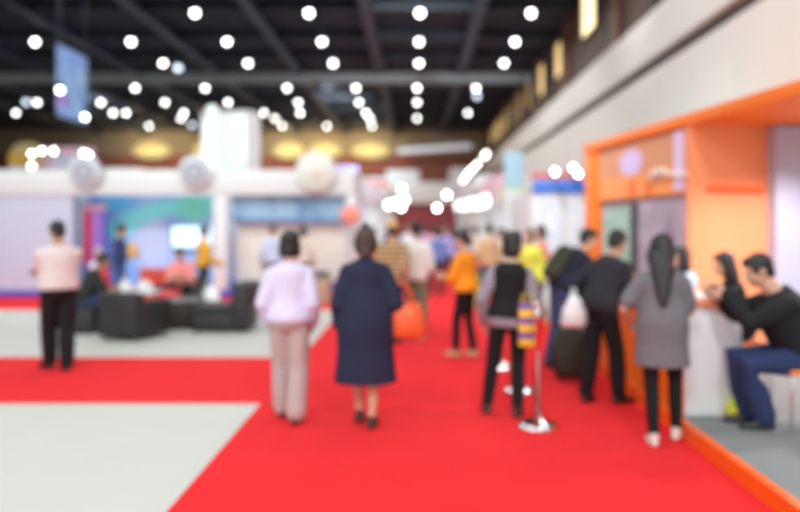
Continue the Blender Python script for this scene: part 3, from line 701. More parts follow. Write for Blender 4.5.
bx('roof_box', W_LIGHT, t, (-3.3, -.9), (.1, 2), (gz(182, 56), gz(170, 56)), .02); bx('roof_box', W_LIGHT, t, (1.4, 3.0), (.1, 2), (gz(182, 56), gz(168, 56)), .02)
for a in (-4.2, 2.8): bx('post', W_LIGHT, t, (a, a + .2), (0, .2), (0, gz(203, 56)))
# fluorescent bar on the rear wall
t = thing('light_bar', 'long slim white light bar hanging before the rear wall', 'light bar', (gx(436, 61), 61, 0))
m = MB(); m.tube([(-2.9, -.2, gz(151, 61)), (2.7, .2, gz(146, 61))], .2, 10); m.build('tube', mat('bar_glass', (.8, .8, .85), .4, emit=(.85, .87, 1), estr=.32), t)
for a, z in ((-2.4, gz(151, 61)), (2.2, gz(146, 61))):
    m = MB(); m.tube([(a, a*.07, z + .1), (a, a*.07, CH)], .02, 6, False); m.build('hanger', STEELG, t)
# line of tube lights along the right booths
TUBE = mat('tube_glass', (.9, .9, .9), .4, emit=(1, 1, 1), estr=5)
for k, (y, x, hb, hl) in enumerate(((30.3, 2.8, 3.4, .6), (35.0, 2.85, 3.9, .5), (38.6, 2.85, 3.9, 1.1), (41.1, 2.85, 3.9, .8), (46.0, 2.95, 4.1, 1.6))):
    t = thing('tube_light', 'white tube light in the slanting line over the right booths, %s from the front' % ORD[k], 'tube light', (x, y, hb), 0, 'tube lights over the right booths')
    z = 4.46 - hb
    m = MB(); m.tube([(0, -hl, z), (0, hl, z)], .08, 10); m.build('tube', TUBE, t)
    m = MB(); m.box((.08, .12), (-hl, hl), (z - .04, z + .04)); m.build('fitting', STEELG, t)
    for a in (-.6*hl, .6*hl):
        m = MB(); m.tube([(.05, a, 0), (.1, a, z)], .02, 8, False); m.build('post', STEELG, t)
# bright light boxes facing the aisle
LBX = mat('lightbox_face', (.9, .9, .95), .4, emit=(1, .99, 1), estr=2.2)
for k, (y, z) in enumerate(((27.2, 2.35), (30.0, 2.35), (34.8, 2.5), (38.5, 2.5), (43.8, 2.7), (48.5, 2.7))):
    x = 2.7 if y < 33 else (2.75 if y < 43 else 2.85)
    t = thing('lightbox_sign', 'glowing white lightbox hung on the right booth fronts, %s from the front' % ORD[k], 'sign', (x - .04, y, z), 0, 'white lightboxes on the right booth fronts')
    bx('case', STEELG, t, (-.02, .08), (-.05, 2.25), (-.04, .44)); bx('face', LBX, t, (-.14, -.02), (0, 2.2), (0, .40)); 
for k, (px, py, y) in enumerate(((402, 189, 44.5), (389, 205, 36.4), (395, 203, 39), (405, 200, 45.2), (401, 207, 36.6), (437, 208, 42.4), (447, 195, 42.6))):
    spotlight('dazzling white spotlight far down the aisle, %s' % ['highest of the left cluster', 'leftmost of the left cluster', 'second from the left in the left cluster', 'rightmost of the left cluster', 'lowest of the left cluster', 'lower of the pair on the right', 'upper of the pair on the right'][k], gx(px, y), y, gz(py, y), .9, .14, 'dazzling spotlights far down the aisle')

# blue headed poster booth right
t = thing('exhibition_booth', 'white poster booth with a blue header band beside the orange booth', 'booth', (3.1, 15.2, 0))
zb0, zb1 = gz(193, 15.2), gz(180, 15.2)
bx('wall', mat('poster_wall_white', (.74, .78, .80), .5), t, (-.75, .85), (.06, .16), (0, zb0)); bx('blue_band', mat('blue_band', (.06, .20, .68), .4), t, (-.74, .85), (0, .16), (zb0, zb1), .01); bx('red_cap', mat('red_cap', (.62, .20, .20), .5), t, (-.74, .85), (.04, .16), (zb1, gz(172, 15.2)))
m = NT('poster_print', .5)
c = m.mix(m.step(m.noise(6), .45, .6), (.66, .74, .84), (.80, .84, .88)); c = m.mix(m.blob(m.x, m.z, .4, .3, .2, .08, .5), c, (.5, .62, .72)); pm = m.out(c)
bx('poster', pm, t, (-.66, -.12), (.03, .06), (1.1, zb0 - .06)); bx('poster', pm, t, (.0, .6), (.03, .06), (1.1, zb0 - .06)); bx('side_wall', W_LIGHT, t, (-.75, -.65), (.16, 3.5), (0, zb0))
for k, (px, py) in enumerate(((555, 172), (573, 168), (578, 174))):
    spotlight('bright spotlight above the blue header band, %s from the orange booth' % ORD[2 - k], gx(px, 14.8), 14.8, gz(py, 14.8), .5, .06, 'spotlights above the blue header band')
t = thing('tower_sign', 'slim light blue and white standing sign before the cream booth', 'sign', (gx(514, 19.6), 19.6, 0))
bx('blue_print', SKYB, t, (-.24, .22), (-.06, .06), (gz(186, 19.6), gz(152, 19.6)), .01); bx('green_strip', mat('soft_green', (.55, .7, .5), .5), t, (-.24, .22), (-.058, .058), (gz(191, 19.6), gz(186, 19.6))); bx('white_base', W_LIGHT, t, (-.24, .22), (-.055, .055), (0, gz(191, 19.6)))
t = thing('display_table', 'display table under a red-orange cloth in front of the poster booth', 'table', (2.95, 13.9, 0))
m = MB()
m.rings([(Vector((0, 0, z)), Vector((1, 0, 0)), Vector((0, 1, 0)), a, b_) for z, a, b_ in ((.01, .52, .42), (.5, .49, .39), (.78, .47, .37), (.80, .45, .35))], 28); m.build('cloth', mat('red_orange_cloth', (.70, .13, .06), .8, bump=.6, bscale=8), t)
bx('leaflet_box', W_LIGHT, t, (-.3, .0), (-.2, .05), (.8, .98)); 

# ------------------------------------------------------------------ lounge furniture
BLKL = mat('black_leather', (0.022, 0.021, 0.023), .5, bump=.2, bscale=30)
def armchair(label, x, y, rz, grp='black armchairs in the lounge', s=1.0):
    """club chair: local +y is where it faces"""
    t = thing('armchair', label, 'armchair', (x, y, 0), rz, grp)
    bx('base', BLKL, t, (-.38*s, .38*s), (-.36, .42), (.05, .30), .025); bx('seat_cushion', BLKL, t, (-.26*s, .26*s), (-.2, .43), (.30, .44), .04)
    bx('backrest', BLKL, t, (-.40*s, .40*s), (-.45, -.22), (.05, .69), .05)
    for a in (-1, 1): bx('armrest', BLKL, t, (min(a*.42*s, a*.26*s), max(a*.42*s, a*.26*s)), (-.3, .42), (.05, .56), .04)
    for a in (-.3*s, .3*s):
        for b_ in (-.35, .33):
            m = MB(); m.tube([(a, b_, .0), (a, b_, .06)], .025, 10, False); m.build('foot', STEELG, t)
    return t
armchair('black boxy armchair seen from behind, nearest of the lounge seats', gx(136, 11.15), 11.15, R(-16), s=.80)
armchair_r = thing('lounge_chair', 'black low-armed lounge chair with a raised back facing the round table', 'lounge chair', (gx(224, 11.9), 11.95, 0), R(90), 'black armchairs in the lounge')
bx('base', BLKL, armchair_r, (-.40, .40), (-.45, .42), (.04, .30), .03); bx('seat_cushion', BLKL, armchair_r, (-.39, .39), (-.2, .44), (.30, .42), .04)
bx('backrest', BLKL, armchair_r, (-.415, .415), (-.46, -.18), (.1, .76), .06, rot=Matrix.Rotation(R(4), 3, 'X'), piv=(0, -.3, .3))
for a in (-.34, .34):
    for b_ in (-.36, .36):
        m = MB(); m.tube([(a, b_, .0), (a, b_, .06)], .025, 10, False); m.build('foot', STEELG, armchair_r)
t = thing('round_table', 'dark brown drum table between the two black lounge chairs', 'table', (gx(180, 12.3), 12.3, 0), 0)
WICK = mat('brown_wicker', (.05, .038, .03), .7, bump=.8, bscale=50)
m = MB(); m.lathe([(.001, 0), (.36, 0), (.39, .03), (.37, .2), (.40, .40), (.36, .43), (.001, .43)], seg=36); m.build('drum', WICK, t)
m = MB(); m.lathe([(.001, .43), (.42, .43), (.42, .455), (.001, .455)], seg=36); m.build('top', mat('grey_glass_top', (.22, .23, .23), .2), t)
t = thing('stool', 'dark cube stool under the man in jeans', 'stool', (gx(85, 11.6), 11.6, 0))
bx('body', BLKL, t, (-.2, .2), (-.2, .2), (.0, .38), .02); bx('cushion', BLKL, t, (-.21, .21), (-.21, .21), (.38, .43), .02)
# red chair & red table
REDC = mat('red_seat', (.70, .05, .03), .5); RED2 = mat('pinkish_red_top', (.78, .07, .08), .5)
t = thing('red_chair', 'red chair with a dark patterned back behind the black armchair', 'chair', (gx(148, 14.6), 14.75, .0), R(180))
bx('seat', REDC, t, (-.27, .27), (-.25, .25), (.42, .48), .02); m = NT('red_slat_print', .5)
cc = m.mix(m.step(m.math('SINE', m.math('MULTIPLY', m.oz, 55)), .2, .6), (.68, .05, .03), (.30, .07, .05)); bx('backrest', m.out(cc), t, (-.3, .3), (-.27, -.22), (.48, .80), .015)
for a in (-.23, .23):
    for b_ in (-.21, .21):
        m = MB(); m.tube([(a, b_, .0), (a, b_, .43)], .018, 8, False); m.build('leg', STEELG, t)
t = thing('low_table', 'low pinkish red table beside the drum table', 'table', (gx(163, 13.3), 13.25, 0))
bx('top', RED2, t, (-.26, .26), (-.22, .22), (.36, .50), .02)
for a in (-.22, .22):
    for b_ in (-.18, .18):
        m = MB(); m.tube([(a, b_, .0), (a, b_, .37)], .02, 8, False); m.build('leg', STEELG, t)
t = thing('side_table', 'small white-topped side table just behind the nearest black armchair', 'table', (gx(135, 12.5), 12.5, 0))
bx('top', W_LIGHT, t, (-.36, .36), (-.24, .24), (.52, .56), .01); m = MB(); m.tube([(0, 0, .03), (0, 0, .53)], .035, 12, False); m.build('pedestal', STEELG, t); m = MB(); m.lathe([(.001, 0), (.22, 0), (.22, .02), (.04, .04), (.001, .04)], seg=24); m.build('foot', STEELG, t)
for k, (dx, h_, r_, lab) in enumerate(((-.16, .17, .11, 'crumpled white carrier bag on the side table nearer the man in jeans'), (.16, .15, .13, 'rounded white carrier bag on the side table nearer the red chair'))):
    t = thing('carrier_bag', lab, 'bag', (gx(135, 12.5) + dx, 12.5, .56), .4*k, 'white bags in the lounge')
    m = MB(); m.rings([(Vector((.01*(q % 2), 0, z*h_)), Vector((1, 0, 0)), Vector((0, 1, 0)), r_*a, r_*.8*a) for q, (z, a) in enumerate(((.0, .9), (.3, 1.05), (.7, .9), (1, .45)))], 14); m.build('sack', mat('white_plastic', (.85, .85, .86), .4, bump=.8, bscale=25), t)
    m = MB(); m.tube([(-.04, 0, h_*.95), (-.03, 0, h_+.07), (.03, 0, h_+.07), (.04, 0, h_*.95)], .009, 6); m.build('handle', mat('white_plastic', (.85, .85, .86)), t)
t = thing('carrier_bag', 'white carrier bag on the floor beside the person in the yellow jacket', 'bag', (gx(211, 13.9), 13.9, 0), 0, 'white bags in the lounge')
m = MB(); m.rings([(Vector((0, 0, z)), Vector((1, 0, 0)), Vector((0, 1, 0)), a, a*.6) for z, a in ((0, .16), (.2, .19), (.42, .15), (.52, .07))], 14); m.build('sack', MATS['white_plastic'], t)
m = MB(); m.tube([(-.06, 0, .5), (-.05, 0, .66), (.05, 0, .66), (.06, 0, .5)], .01, 6); m.build('handle', MATS['white_plastic'], t)
# low beige stands in front of the second booth
t = thing('display_box', 'low brown-beige display box behind the woman in lavender', 'box', (gx(309, 15.2), 15.9, .008))
bx('crate', mat('beige_box', (.42, .30, .20), .6), t, (-.35, .35), (-.3, .3), (0, .55), .01); bx('dark_tray', mat('dark_tray', (.05, .05, .06), .5), t, (-.3, .3), (-.25, .25), (.55, .66), .01)

# ------------------------------------------------------------------ stanchions
CHROME = mat('polished_chrome', (.86, .86, .87), .09, 1.0)
for k, y in enumerate((6.12, 7.42, 8.62)):
    lab = ['chrome crowd-control post nearest the viewer, right of the woman in the black vest', 'chrome crowd-control post behind the legs of the woman in the black vest', 'chrome crowd-control post farthest down the red aisle'][k]
    x = (.99, 1.03, .98)[k]
    t = thing('stanchion', lab, 'stanchion', (x, y, .0105), 0, 'chrome posts on the red carpet')
    m = MB(); m.lathe([(.001, 0), (.165, 0), (.168, .012), (.15, .03), (.105, .05), (.05, .068), (.03, .085), (.001, .085)], seg=40); m.build('base', CHROME, t)
    m = MB(); m.lathe([(.022, .08), (.022, .88), (.03, .885), (.03, .9), (.022, .905)], seg=24); m.build('pole', CHROME, t)
    m = MB(); m.lathe([(.03, .86), (.033, .87), (.033, .95), (.03, .96), (.001, .96)], seg=24); m.build('belt_head', CHROME, t)
    m = MB(); m.ell((0, 0, .985), (.034, .034, .03), seg=20, rg=10); m.build('finial', CHROME, t)

# ------------------------------------------------------------------ people (nearest first)
lav = cloth('lavender_knit', (.66, .60, .80)); rose = cloth('dusty_rose_cotton', (.47, .36, .35)); navy = cloth('navy_coat_cloth', (.022, .026, .058))
blk = cloth('black_cloth', (.014, .014, .016)); pinkw = cloth('pale_pink_cotton', (.72, .62, .61)); char = cloth('charcoal_cloth', (.028, .03, .038)); gry = cloth('grey_jersey', (.165, .16, .18))
jean = cloth('blue_denim', (.05, .075, .17)); wht = cloth('white_cotton', (.78, .77, .75)); oran = cloth('orange_shirt', (.88, .30, .02)); olv = cloth('olive_cotton', (.20, .20, .13)); blue_p = cloth('pale_blue_cotton', (.52, .60, .78))
whs = mat('white_shoe', (.75, .70, .66), .5)
m = NT('grey_plaid', .85)
a_ = m.step(m.math('SINE', m.math('MULTIPLY', m.oz, 150)), -.3, .3); b_ = m.step(m.math('SINE', m.math('MULTIPLY', m.ox, 150)), -.3, .3)
plaid = m.out(m.mix(m.math('MULTIPLY', m.math('ADD', a_, b_), .5), (.36, .33, .38), (.20, .17, .22)))
m = NT('tan_stripes', .85)
strip = m.out(m.mix(m.step(m.math('SINE', m.math('MULTIPLY', m.oz, 85)), -.3, .3), (.62, .40, .16), (.16, .12, .10)))

person('person in a lavender jumper and dusty pink trousers walking away, black bobbed hair', (-1.04, 6.3, .010), R(4), 1.58, True, 1.0, hair='bob', lean=3,
       feet=((-.075, .16, 0, 6), (.065, -.10, .012, -10)), hands=((-.20, .13, .88), (.195, .10, .86)), epole=((-.4, -1, 0), (.25, -1, 0)), headyaw=4,
       outfit=(('jumper', 'top', lav, dict(e=.042, se=.032, t0=-.06)), ('trousers', 'pants', rose, dict(e=.022, w=(.008, .022, .035), t1=.08))))
person('person in a long navy coat with an orange handbag, dark hair in a low bun', (-.40, 6.15, .010), R(0), 1.61, True, 1.06, hair='topknot', hairmat=HAIR2, lean=3, skin=SKIN,
       feet=((-.06, .14, 0, 4), (.055, -.05, 0, -8)), hands=((-.215, .08, .84), (.225, .16, .92)), epole=((-.3, -1, 0), (.35, -1, 0)), headpitch=-4,
       outfit=(('coat', 'dress', navy, dict(e=.045, se=.036, sleeve=.93, hem=.36, hw=.27, hd=.2, waist=.035)), ('collar', 'collar', navy, {})))
person('person in a pale pink shirt and black trousers, arms folded, on the red cross carpet', (gx(59, 8.55), 8.55, .008), R(42), 1.68, False, 1.12, hair='short', lean=3, headpitch=8, skin=SKIN2,
       feet=((-.05, .16, 0, 25), (.06, -.08, 0, -5)), hands=((.10, .28, 1.17), (-.10, .25, 1.12)), epole=((-1, -.1, -.7), (1, -.1, -.7)), hdir=((1, .2, .15), (-1, .2, .1)), headyaw=10,
       outfit=(('shirt', 'top', pinkw, dict(e=.042, se=.032, t0=-.03)), ('trousers', 'pants', blk, dict(e=.03, w=(.008, .014, .016), t1=.04))))
person('person in a black vest and grey checked sleeves beside the nearest chrome post', (.80, 6.5, .010), R(-8), 1.57, True, 1.0, hair='bob', lean=2, side=3,
       feet=((-.20, .05, 0, 14), (.08, -.05, 0, -14)), hands=((-.24, .08, .86), (.17, .24, 1.0)), epole=((-.6, -1, 0), (.4, -1, 0)), headyaw=-55,
       outfit=(('checked_shirt', 'top', plaid, dict(e=.03, se=.026, t0=-.13)), ('vest', 'vest', blk, dict(e=.042, t0=-.04)), ('collar', 'collar', mat('cream_scarf', (.62, .5, .38), .8), {}), ('trousers', 'pants', blk, dict(e=.016, w=(0, .004, .006), t1=.04))))
person('person in a grey tunic and black leggings with long black hair at the counter end', (1.84, 5.66, .010), R(-14), 1.56, True, 1.06, hair='long', lean=5, headyaw=-28, headpitch=10, shoe=whs,
       feet=((-.07, -.06, 0, 10), (.12, .14, 0, -12)), hands=((-.25, .18, .95), (.17, .34, 1.00)), epole=((-.7, -1, -.2), (.5, -1, -.4)),
       outfit=(('tunic', 'dress', gry, dict(e=.034, se=.026, sleeve=.36, hem=.58, hw=.222, hd=.18, waist=.025, cy=.02)), ('leggings', 'pants', blk, dict(e=.012, t1=-.07))))
person('person in a charcoal shirt and black trousers bending towards the orange counter', (1.70, 6.97, .010), R(-58), 1.62, False, 1.08, hair='short', lean=20, headpitch=14, headyaw=10, skin=SKIN2,
       feet=((-.10, -.10, 0, 14), (.12, .12, 0, -12)), hands=((-.36, .14, .90), (.10, .42, 1.02)), epole=((-.6, -1, 0), (.5, -1, -.3)),
       outfit=(('shirt', 'top', char, dict(e=.036, se=.03, t0=-.09)), ('trousers', 'pants', blk, dict(e=.024, w=(0, .01, .012), t1=.04))))
person('person in a dark jacket and blue jeans leaning over with an olive backpack', (1.66, 8.6, .010), R(-72), 1.68, False, 1.06, hair='short', lean=33, headpitch=2, headyaw=-10, skin=SKIN,
       feet=((-.12, -.1, 0, 10), (.13, .06, 0, -10)), hands=((-.2, .45, .92), (.16, .45, 1.0)), epole=((-.6, -1, -.4), (.6, -1, -.4)),
       outfit=(('jacket', 'top', cloth('dark_navy_jacket', (.02, .024, .045)), dict(e=.045, se=.032, t0=-.08)), ('jeans', 'pants', jean, dict(e=.022, w=(0, .006, .01), t1=.04)), ('backpack', 'pack', cloth('olive_canvas', (.045, .05, .035)), {})))
# seated at the counter
def chair(label, x, y, rz, colr, z=.12, h=.46):
    t = thing('chair', label, 'chair', (x, y, z), rz, 'orange chairs behind the counter')
    bx('seat', colr, t, (-.22, .22), (-.21, .21), (h - .04, h), .018); bx('backrest', colr, t, (-.21, .21), (-.24, -.20), (h + .14, h + .42), .018)
    for a in (-.19, .19):
        m = MB(); m.tube([(a, -.2, 0), (a, -.19, h - .02), (a, -.225, h + .38)], .012, 8); m.build('rear_leg', CHROME, t)
        m = MB(); m.tube([(a, .19, 0), (a, .18, h - .02)], .012, 8); m.build('front_leg', CHROME, t)
    m = MB(); m.tube([(-.19, -.2, .15), (.19, -.2, .15)], .009, 8); m.build('stretcher', CHROME, t)
ORP = mat('orange_plastic', (.85, .22, .03), .4)
SIT = dict(hipz=.56, kpole=((-.1, 1, .6), (.1, 1, .6)))
chair('orange chair with chrome legs under the man in the black jacket', 2.95, 5.72, R(86), ORP)
person('person in a black jacket and blue jeans seated at the near end of the counter', (2.88, 5.72, .12), R(86), 1.80, False, 1.14, hair='short', lean=25, headpitch=16, headyaw=-4, skin=SKIN, hipz=.57, kpole=SIT['kpole'], hip=(0, -.02),
       feet=((-.09, .26, 0, 5), (.09, .30, 0, -5)), hands=((.02, .47, .935), (.22, .50, .945)), epole=((-.5, -.3, -1), (.5, -.3, -1)), hdir=((.3, 1, 0), (-.3, 1, 0)),
       outfit=(('jacket', 'top', cloth('black_jacket_cloth', (.017, .019, .021)), dict(e=.042, se=.035, t0=-.08)), ('jeans', 'pants', cloth('dark_denim', (.028, .042, .11)), dict(e=.026, w=(.005, .012, .02), t1=.04))))
chair('orange chair under the woman with dark shoulder-length hair', 2.99, 7.02, R(82), ORP)
person('person with dark shoulder-length hair and a black cardigan seated behind the counter', (2.98, 7.0, .12), R(84), 1.6, True, 1.0, hair='shoulder', lean=10, headpitch=12, hipz=.57, kpole=SIT['kpole'],
       feet=((-.1, .3, 0, 5), (.1, .32, 0, -5)), hands=((-.1, .46, .94), (.1, .48, .94)), epole=((-.6, -.8, -.6), (.6, -.8, -.6)),
       outfit=(('cardigan', 'top', blk, dict(e=.034, se=.028, t0=-.08)), ('trousers', 'pants', char, dict(e=.02, t1=.04))))
chair('orange chair under the person in the pale blue shirt', 3.08, 8.3, R(75), ORP)
person('person in a pale blue shirt seated behind the counter, half hidden by the long-haired woman', (2.99, 8.27, .12), R(85), 1.62, True, 1.0, hair='shoulder', lean=8, hipz=.57, kpole=SIT['kpole'],
       feet=((-.1, .3, 0, 5), (.1, .32, 0, -5)), hands=((-.1, .42, .94), (.1, .44, .94)), epole=((-.6, -.8, -.6), (.6, -.8, -.6)),
       outfit=(('shirt', 'top', blue_p, dict(e=.034, se=.03, t0=-.08)), ('trousers', 'pants', char, dict(e=.02, t1=.04))))
# middle distance
person('person in an orange shirt and black trousers standing sideways on the aisle', (gx(466, 9.4), 9.4, .010), R(62), 1.56, True, 1.04, hair='bun', lean=3, headpitch=10, shoe=mat('tan_shoe', (.55, .30, .18), .5),
       feet=((-.07, .12, 0, 0), (.08, -.08, 0, -8)), hands=((-.08, .34, 1.08), (.10, .34, 1.06)), epole=((-.6, -.9, -.6), (.6, -.9, -.6)),
       outfit=(('shirt', 'top', oran, dict(e=.05, se=.045, t0=-.06, sleeve=.62)), ('trousers', 'pants', blk, dict(e=.016, t1=.04))))
person('person in a tan cap and brown striped shirt walking ahead of the navy coat', (gx(392, 10.6), 10.6, .010), R(-4), 1.68, False, .9, hair='short', lean=2, epole=((-.1, -1, 0), (.1, -1, 0)),
       feet=((-.09, .1, 0, 6), (.09, -.1, 0, -6)), hands=((-.19, .1, .84), (.19, .06, .84)),
       outfit=(('striped_shirt', 'top', strip, dict(e=.035, se=.03, t0=-.1, sleeve=.5)), ('trousers', 'pants', char, dict(e=.022, t1=.04)), ('cap', 'cap', cloth('tan_cap_cloth', (.66, .44, .18)), {})))
person('person in a white shirt and olive trousers walking beside the striped shirt', (gx(416, 11.0), 11.0, .010), R(-20), 1.68, False, .9, hair='short', lean=2, epole=((-.1, -1, 0), (.1, -1, 0)), skin=SKIN2, shoe=whs,
       feet=((-.09, .05, 0, 6), (.09, -.05, 0, -6)), hands=((-.19, .1, .84), (.17, .28, 1.0)),
       outfit=(('shirt', 'top', wht, dict(e=.04, se=.034, t0=-.1, sleeve=.5)), ('trousers', 'pants', olv, dict(e=.026, w=(0, .012, .02), t1=.04))))
person('person in a lime yellow top standing behind the woman in the black vest', (gx(530, 12.0), 12.0, .010), R(150), 1.58, True, .9, hair='bob', lean=2, lod=1,
       outfit=(('top', 'top', cloth('lime_cloth', (.72, .74, .10)), dict(e=.035, t0=-.1)), ('trousers', 'pants', char, dict(e=.02, t1=.04))))
# lounge people
person('person in a dark shirt and jeans sitting on the dark cube stool', (gx(84, 11.6), 11.58, .0), R(-55), 1.66, False, 1.0, hair='short', lean=26, hipz=.54, kpole=SIT['kpole'], skin=SKIN2, lod=0, shoe=mat('tan_leather_shoe', (.42, .18, .09), .5), headpitch=10,
       feet=((-.13, .38, 0, 5), (.14, .42, 0, -5)), hands=((-.08, .44, .66), (.08, .46, .66)), epole=((-.6, -.8, -.2), (.6, -.8, -.2)),
       outfit=(('shirt', 'top', cloth('dark_green_cloth', (.03, .035, .03)), dict(e=.03, t0=-.08, sleeve=.4)), ('jeans', 'pants', jean, dict(e=.022, w=(0, .01, .02), t1=.04))))
m = NT('red_white_vest', .8)
vst = m.out(m.mix(m.step(m.math('ADD', m.oz, m.math('MULTIPLY', m.ox, .9)), .74, .82), (.72, .05, .07), (.72, .72, .80)))
person('person in a red and white top standing behind the man in jeans', (gx(101, 14.0), 14.0, .0), R(160), 1.45, True, 1.1, hair='bun', hairmat=mat('grey_hair', (.45, .42, .44), .6), lod=1, lean=6, hipz=.60, kpole=SIT['kpole'],
       feet=((-.1, .35, 0, 5), (.1, .38, 0, -5)), hands=((-.12, .35, .72), (.12, .35, .72)),
       outfit=(('top', 'top', vst, dict(e=.05, t0=-.1)), ('trousers', 'pants', cloth('royal_blue_cloth', (.05, .08, .35)), dict(e=.02, t1=.04))))
t = thing('stool', 'round dark stool under the person in the red and white top', 'stool', (gx(101, 14.0), 14.02, 0))
m = MB(); m.lathe([(.001, 0), (.2, 0), (.2, .02), (.04, .05), (.04, .40), (.2, .42), (.21, .46), (.001, .47)], seg=28); m.build('body', BLKL, t)
person('person in dark blue clothes holding a folder by the red roll-up banner', (gx(119, 15.2), 15.2, .008), R(-75), 1.66, False, .95, hair='short', lod=0, skin=SKIN2, lean=2, headpitch=10, face=False,
       hands=((-.10, .30, 1.06), (.10, .32, 1.08)), epole=((-.6, -.8, -.6), (.6, -.8, -.6)),
       outfit=(('jacket', 'top', cloth('dark_blue_cloth', (.035, .05, .14)), dict(e=.032, t0=-.08)), ('trousers', 'pants', cloth('slate_blue_cloth', (.05, .075, .20)), dict(e=.022, t1=.04))))
tag(bx('folder', mat('orange_card', (.72, .38, .10), .6), None, (gx(122, 15.2) + .18, gx(122, 15.2) + .36), (15.02, 15.05), (1.02, 1.28), .006), 'small orange-brown folder held by the person in dark blue', 'folder')
person('person in a mustard yellow jacket and black trousers standing beside the television', (gx(203, 14.6), 14.6, .0), R(-62), 1.62, False, 1.0, hair='short', lod=0, lean=2, headyaw=20, face=False,
       feet=((-.1, .08, 0, 6), (.12, -.08, 0, -6)), hands=((-.16, .26, .98), (.22, .28, .96)),
       outfit=(('jacket', 'top', cloth('mustard_cloth', (.72, .36, .05)), dict(e=.036, t0=-.07)), ('trousers', 'pants', blk, dict(e=.02, t1=.04))))
armchair('black armchair under the person in the pink shirt', gx(181, 14.0), 14.1, R(180))
person('person in a salmon pink shirt seated between the red chair and the yellow jacket', (gx(182, 14.0), 14.05, .0), R(180), 1.66, False, 1.08, hair='short', hipz=.54, kpole=SIT['kpole'], lean=16, headpitch=18, skin=SKIN2,
       feet=((-.13, .42, 0, 5), (.14, .45, 0, -5)), hands=((-.12, .38, .70), (.12, .38, .70)), epole=((-.25, -.8, -.4), (.25, -.8, -.4)),
       outfit=(('shirt', 'top', cloth('salmon_cloth', (.80, .28, .27)), dict(e=.04, t0=-.08, sleeve=.45)), ('trousers', 'pants', blk, dict(e=.022, t1=.04))))
person('person in a pale blue shirt reading the beige panels, farther from the navy coat', (gx(273, 16.3), 16.3, .008), R(10), 1.64, False, 1.0, hair='short', lod=1, hairmat=HAIR2,
       outfit=(('shirt', 'top', blue_p, dict(e=.03)), ('trousers', 'pants', char, dict(e=.02, t1=.04))))
person('person in a cream blouse reading the beige panels behind the lavender jumper', (gx(303, 16.5), 16.5, .008), R(-8), 1.62, True, 1.0, hair='bob', lod=1,
       outfit=(('blouse', 'top', cloth('cream_cloth', (.66, .55, .48)), dict(e=.03)), ('trousers', 'pants', blk, dict(e=.02, t1=.04))))
# far crowd
far = [
 (372, 14.5, -6, 'red', 'red top just past the navy coat', (.62, .05, .05), True), (489, 15.2, 20, 'tan', 'tan jacket between the orange shirt and the black vest', (.52, .34, .20), False), (499, 17.2, 160, 'white', 'white blouse beside the tan jacket', (.75, .73, .72), True),
 (436, 17.5, 10, 'denim blue', 'denim blue jacket on the aisle', (.14, .20, .46), False), (446, 21, 170, 'violet', 'violet top on the aisle', (.42, .34, .66), True), (456, 25, 20, 'dark', 'dark suit far down the aisle', (.03, .03, .05), False),
 (428, 27, 0, 'pink', 'pink top far down the aisle', (.72, .40, .48), True), (408, 23, 175, 'white', 'white shirt by the left booths', (.74, .74, .76), False), (440, 33, 0, 'black', 'black jacket deep in the aisle', (.02, .02, .03), False),
 (420, 38, 180, 'blue', 'bright blue shirt near the aisle end', (.12, .22, .62), False), (466, 18.5, -60, 'grey', 'grey shirt past the orange shirt', (.34, .34, .38), True), (476, 22, -80, 'cream', 'cream top by the cream booth', (.72, .60, .50), True),
 (541, 12.6, 100, 'salmon', 'salmon cardigan beside the red-orange table', (.66, .22, .18), True), (390, 30, 0, 'navy', 'navy sweater near the left booths', (.05, .06, .16), False), (503, 18.6, 60, 'brown', 'brown coat beside the light blue standing sign', (.16, .10, .07), False)]
for px, y, rz, c_, d_, col, fm in far:
    person('distant person in a %s' % d_, (gx(px, y), y, .010 if -1.4 < gx(px, y) < 2 else 0), R(rz), random.uniform(1.56, 1.7), fm, 1.0, lod=1, hair='bob' if fm else 'short', skin=random.choice((SKIN, SKIN2)),
           feet=((-.1, .08, 0, 6), (.1, -.08, 0, -6)), outfit=(('top', 'top', cloth(d_.replace(' ', '_') + '_cloth', col), dict(e=.032)), ('trousers', 'pants', random.choice((blk, char, jean)), dict(e=.02, t1=.04))))

# ------------------------------------------------------------------ things carried
ORB = mat('orange_leather', (.80, .11, .025), .45, bump=.2, bscale=30)
t = thing('handbag', 'large soft orange handbag hanging from the navy-coated arm', 'handbag', (gx(407, 6.1), 6.16, gz(338, 6.1)), R(8))
m = MB(); m.rings([(Vector((dx, 0, z)), Vector((1, 0, 0)), Vector((0, 1, 0)), a, b_) for z, a, b_, dx in ((0, .135, .06, .01), (.02, .15, .075, .01), (.12, .148, .08, .0), (.22, .13, .06, -.01), (.275, .115, .035, -.015))], 24); m.build('bag_body', ORB, t, subsurf=0)
for dy in (-.035, .035):
    m = MB(); m.tube([(-.09, dy, .25), (-.10, dy*.8, .36), (-.075, dy*.5, .43), (-.02, dy*.5, .43), (.03, dy*.8, .36), (.06, dy, .25)], .009, 8); m.build('strap', ORB, t)
m = MB(); m.ell((.02, -.075, .2), (.018, .008, .018), seg=12, rg=6); m.build('clasp', mat('brass', (.7, .5, .2), .3, 1.0), t)
m = NT('striped_tote_print', .7)
bands = m.math('SINE', m.math('MULTIPLY', m.z, 18.5))
tote = m.out(m.mix(m.step(bands, -.3, .3), (.22, .10, .32), (.85, .55, .04)))
t = thing('shopping_bag', 'narrow yellow and purple striped bag beside the nearest chrome post', 'bag', (.935, 6.34, gz(346, 6.34)), R(5))
bx('bag_body', tote, t, (-.07, .07), (-.04, .04), (0, .36), .012)
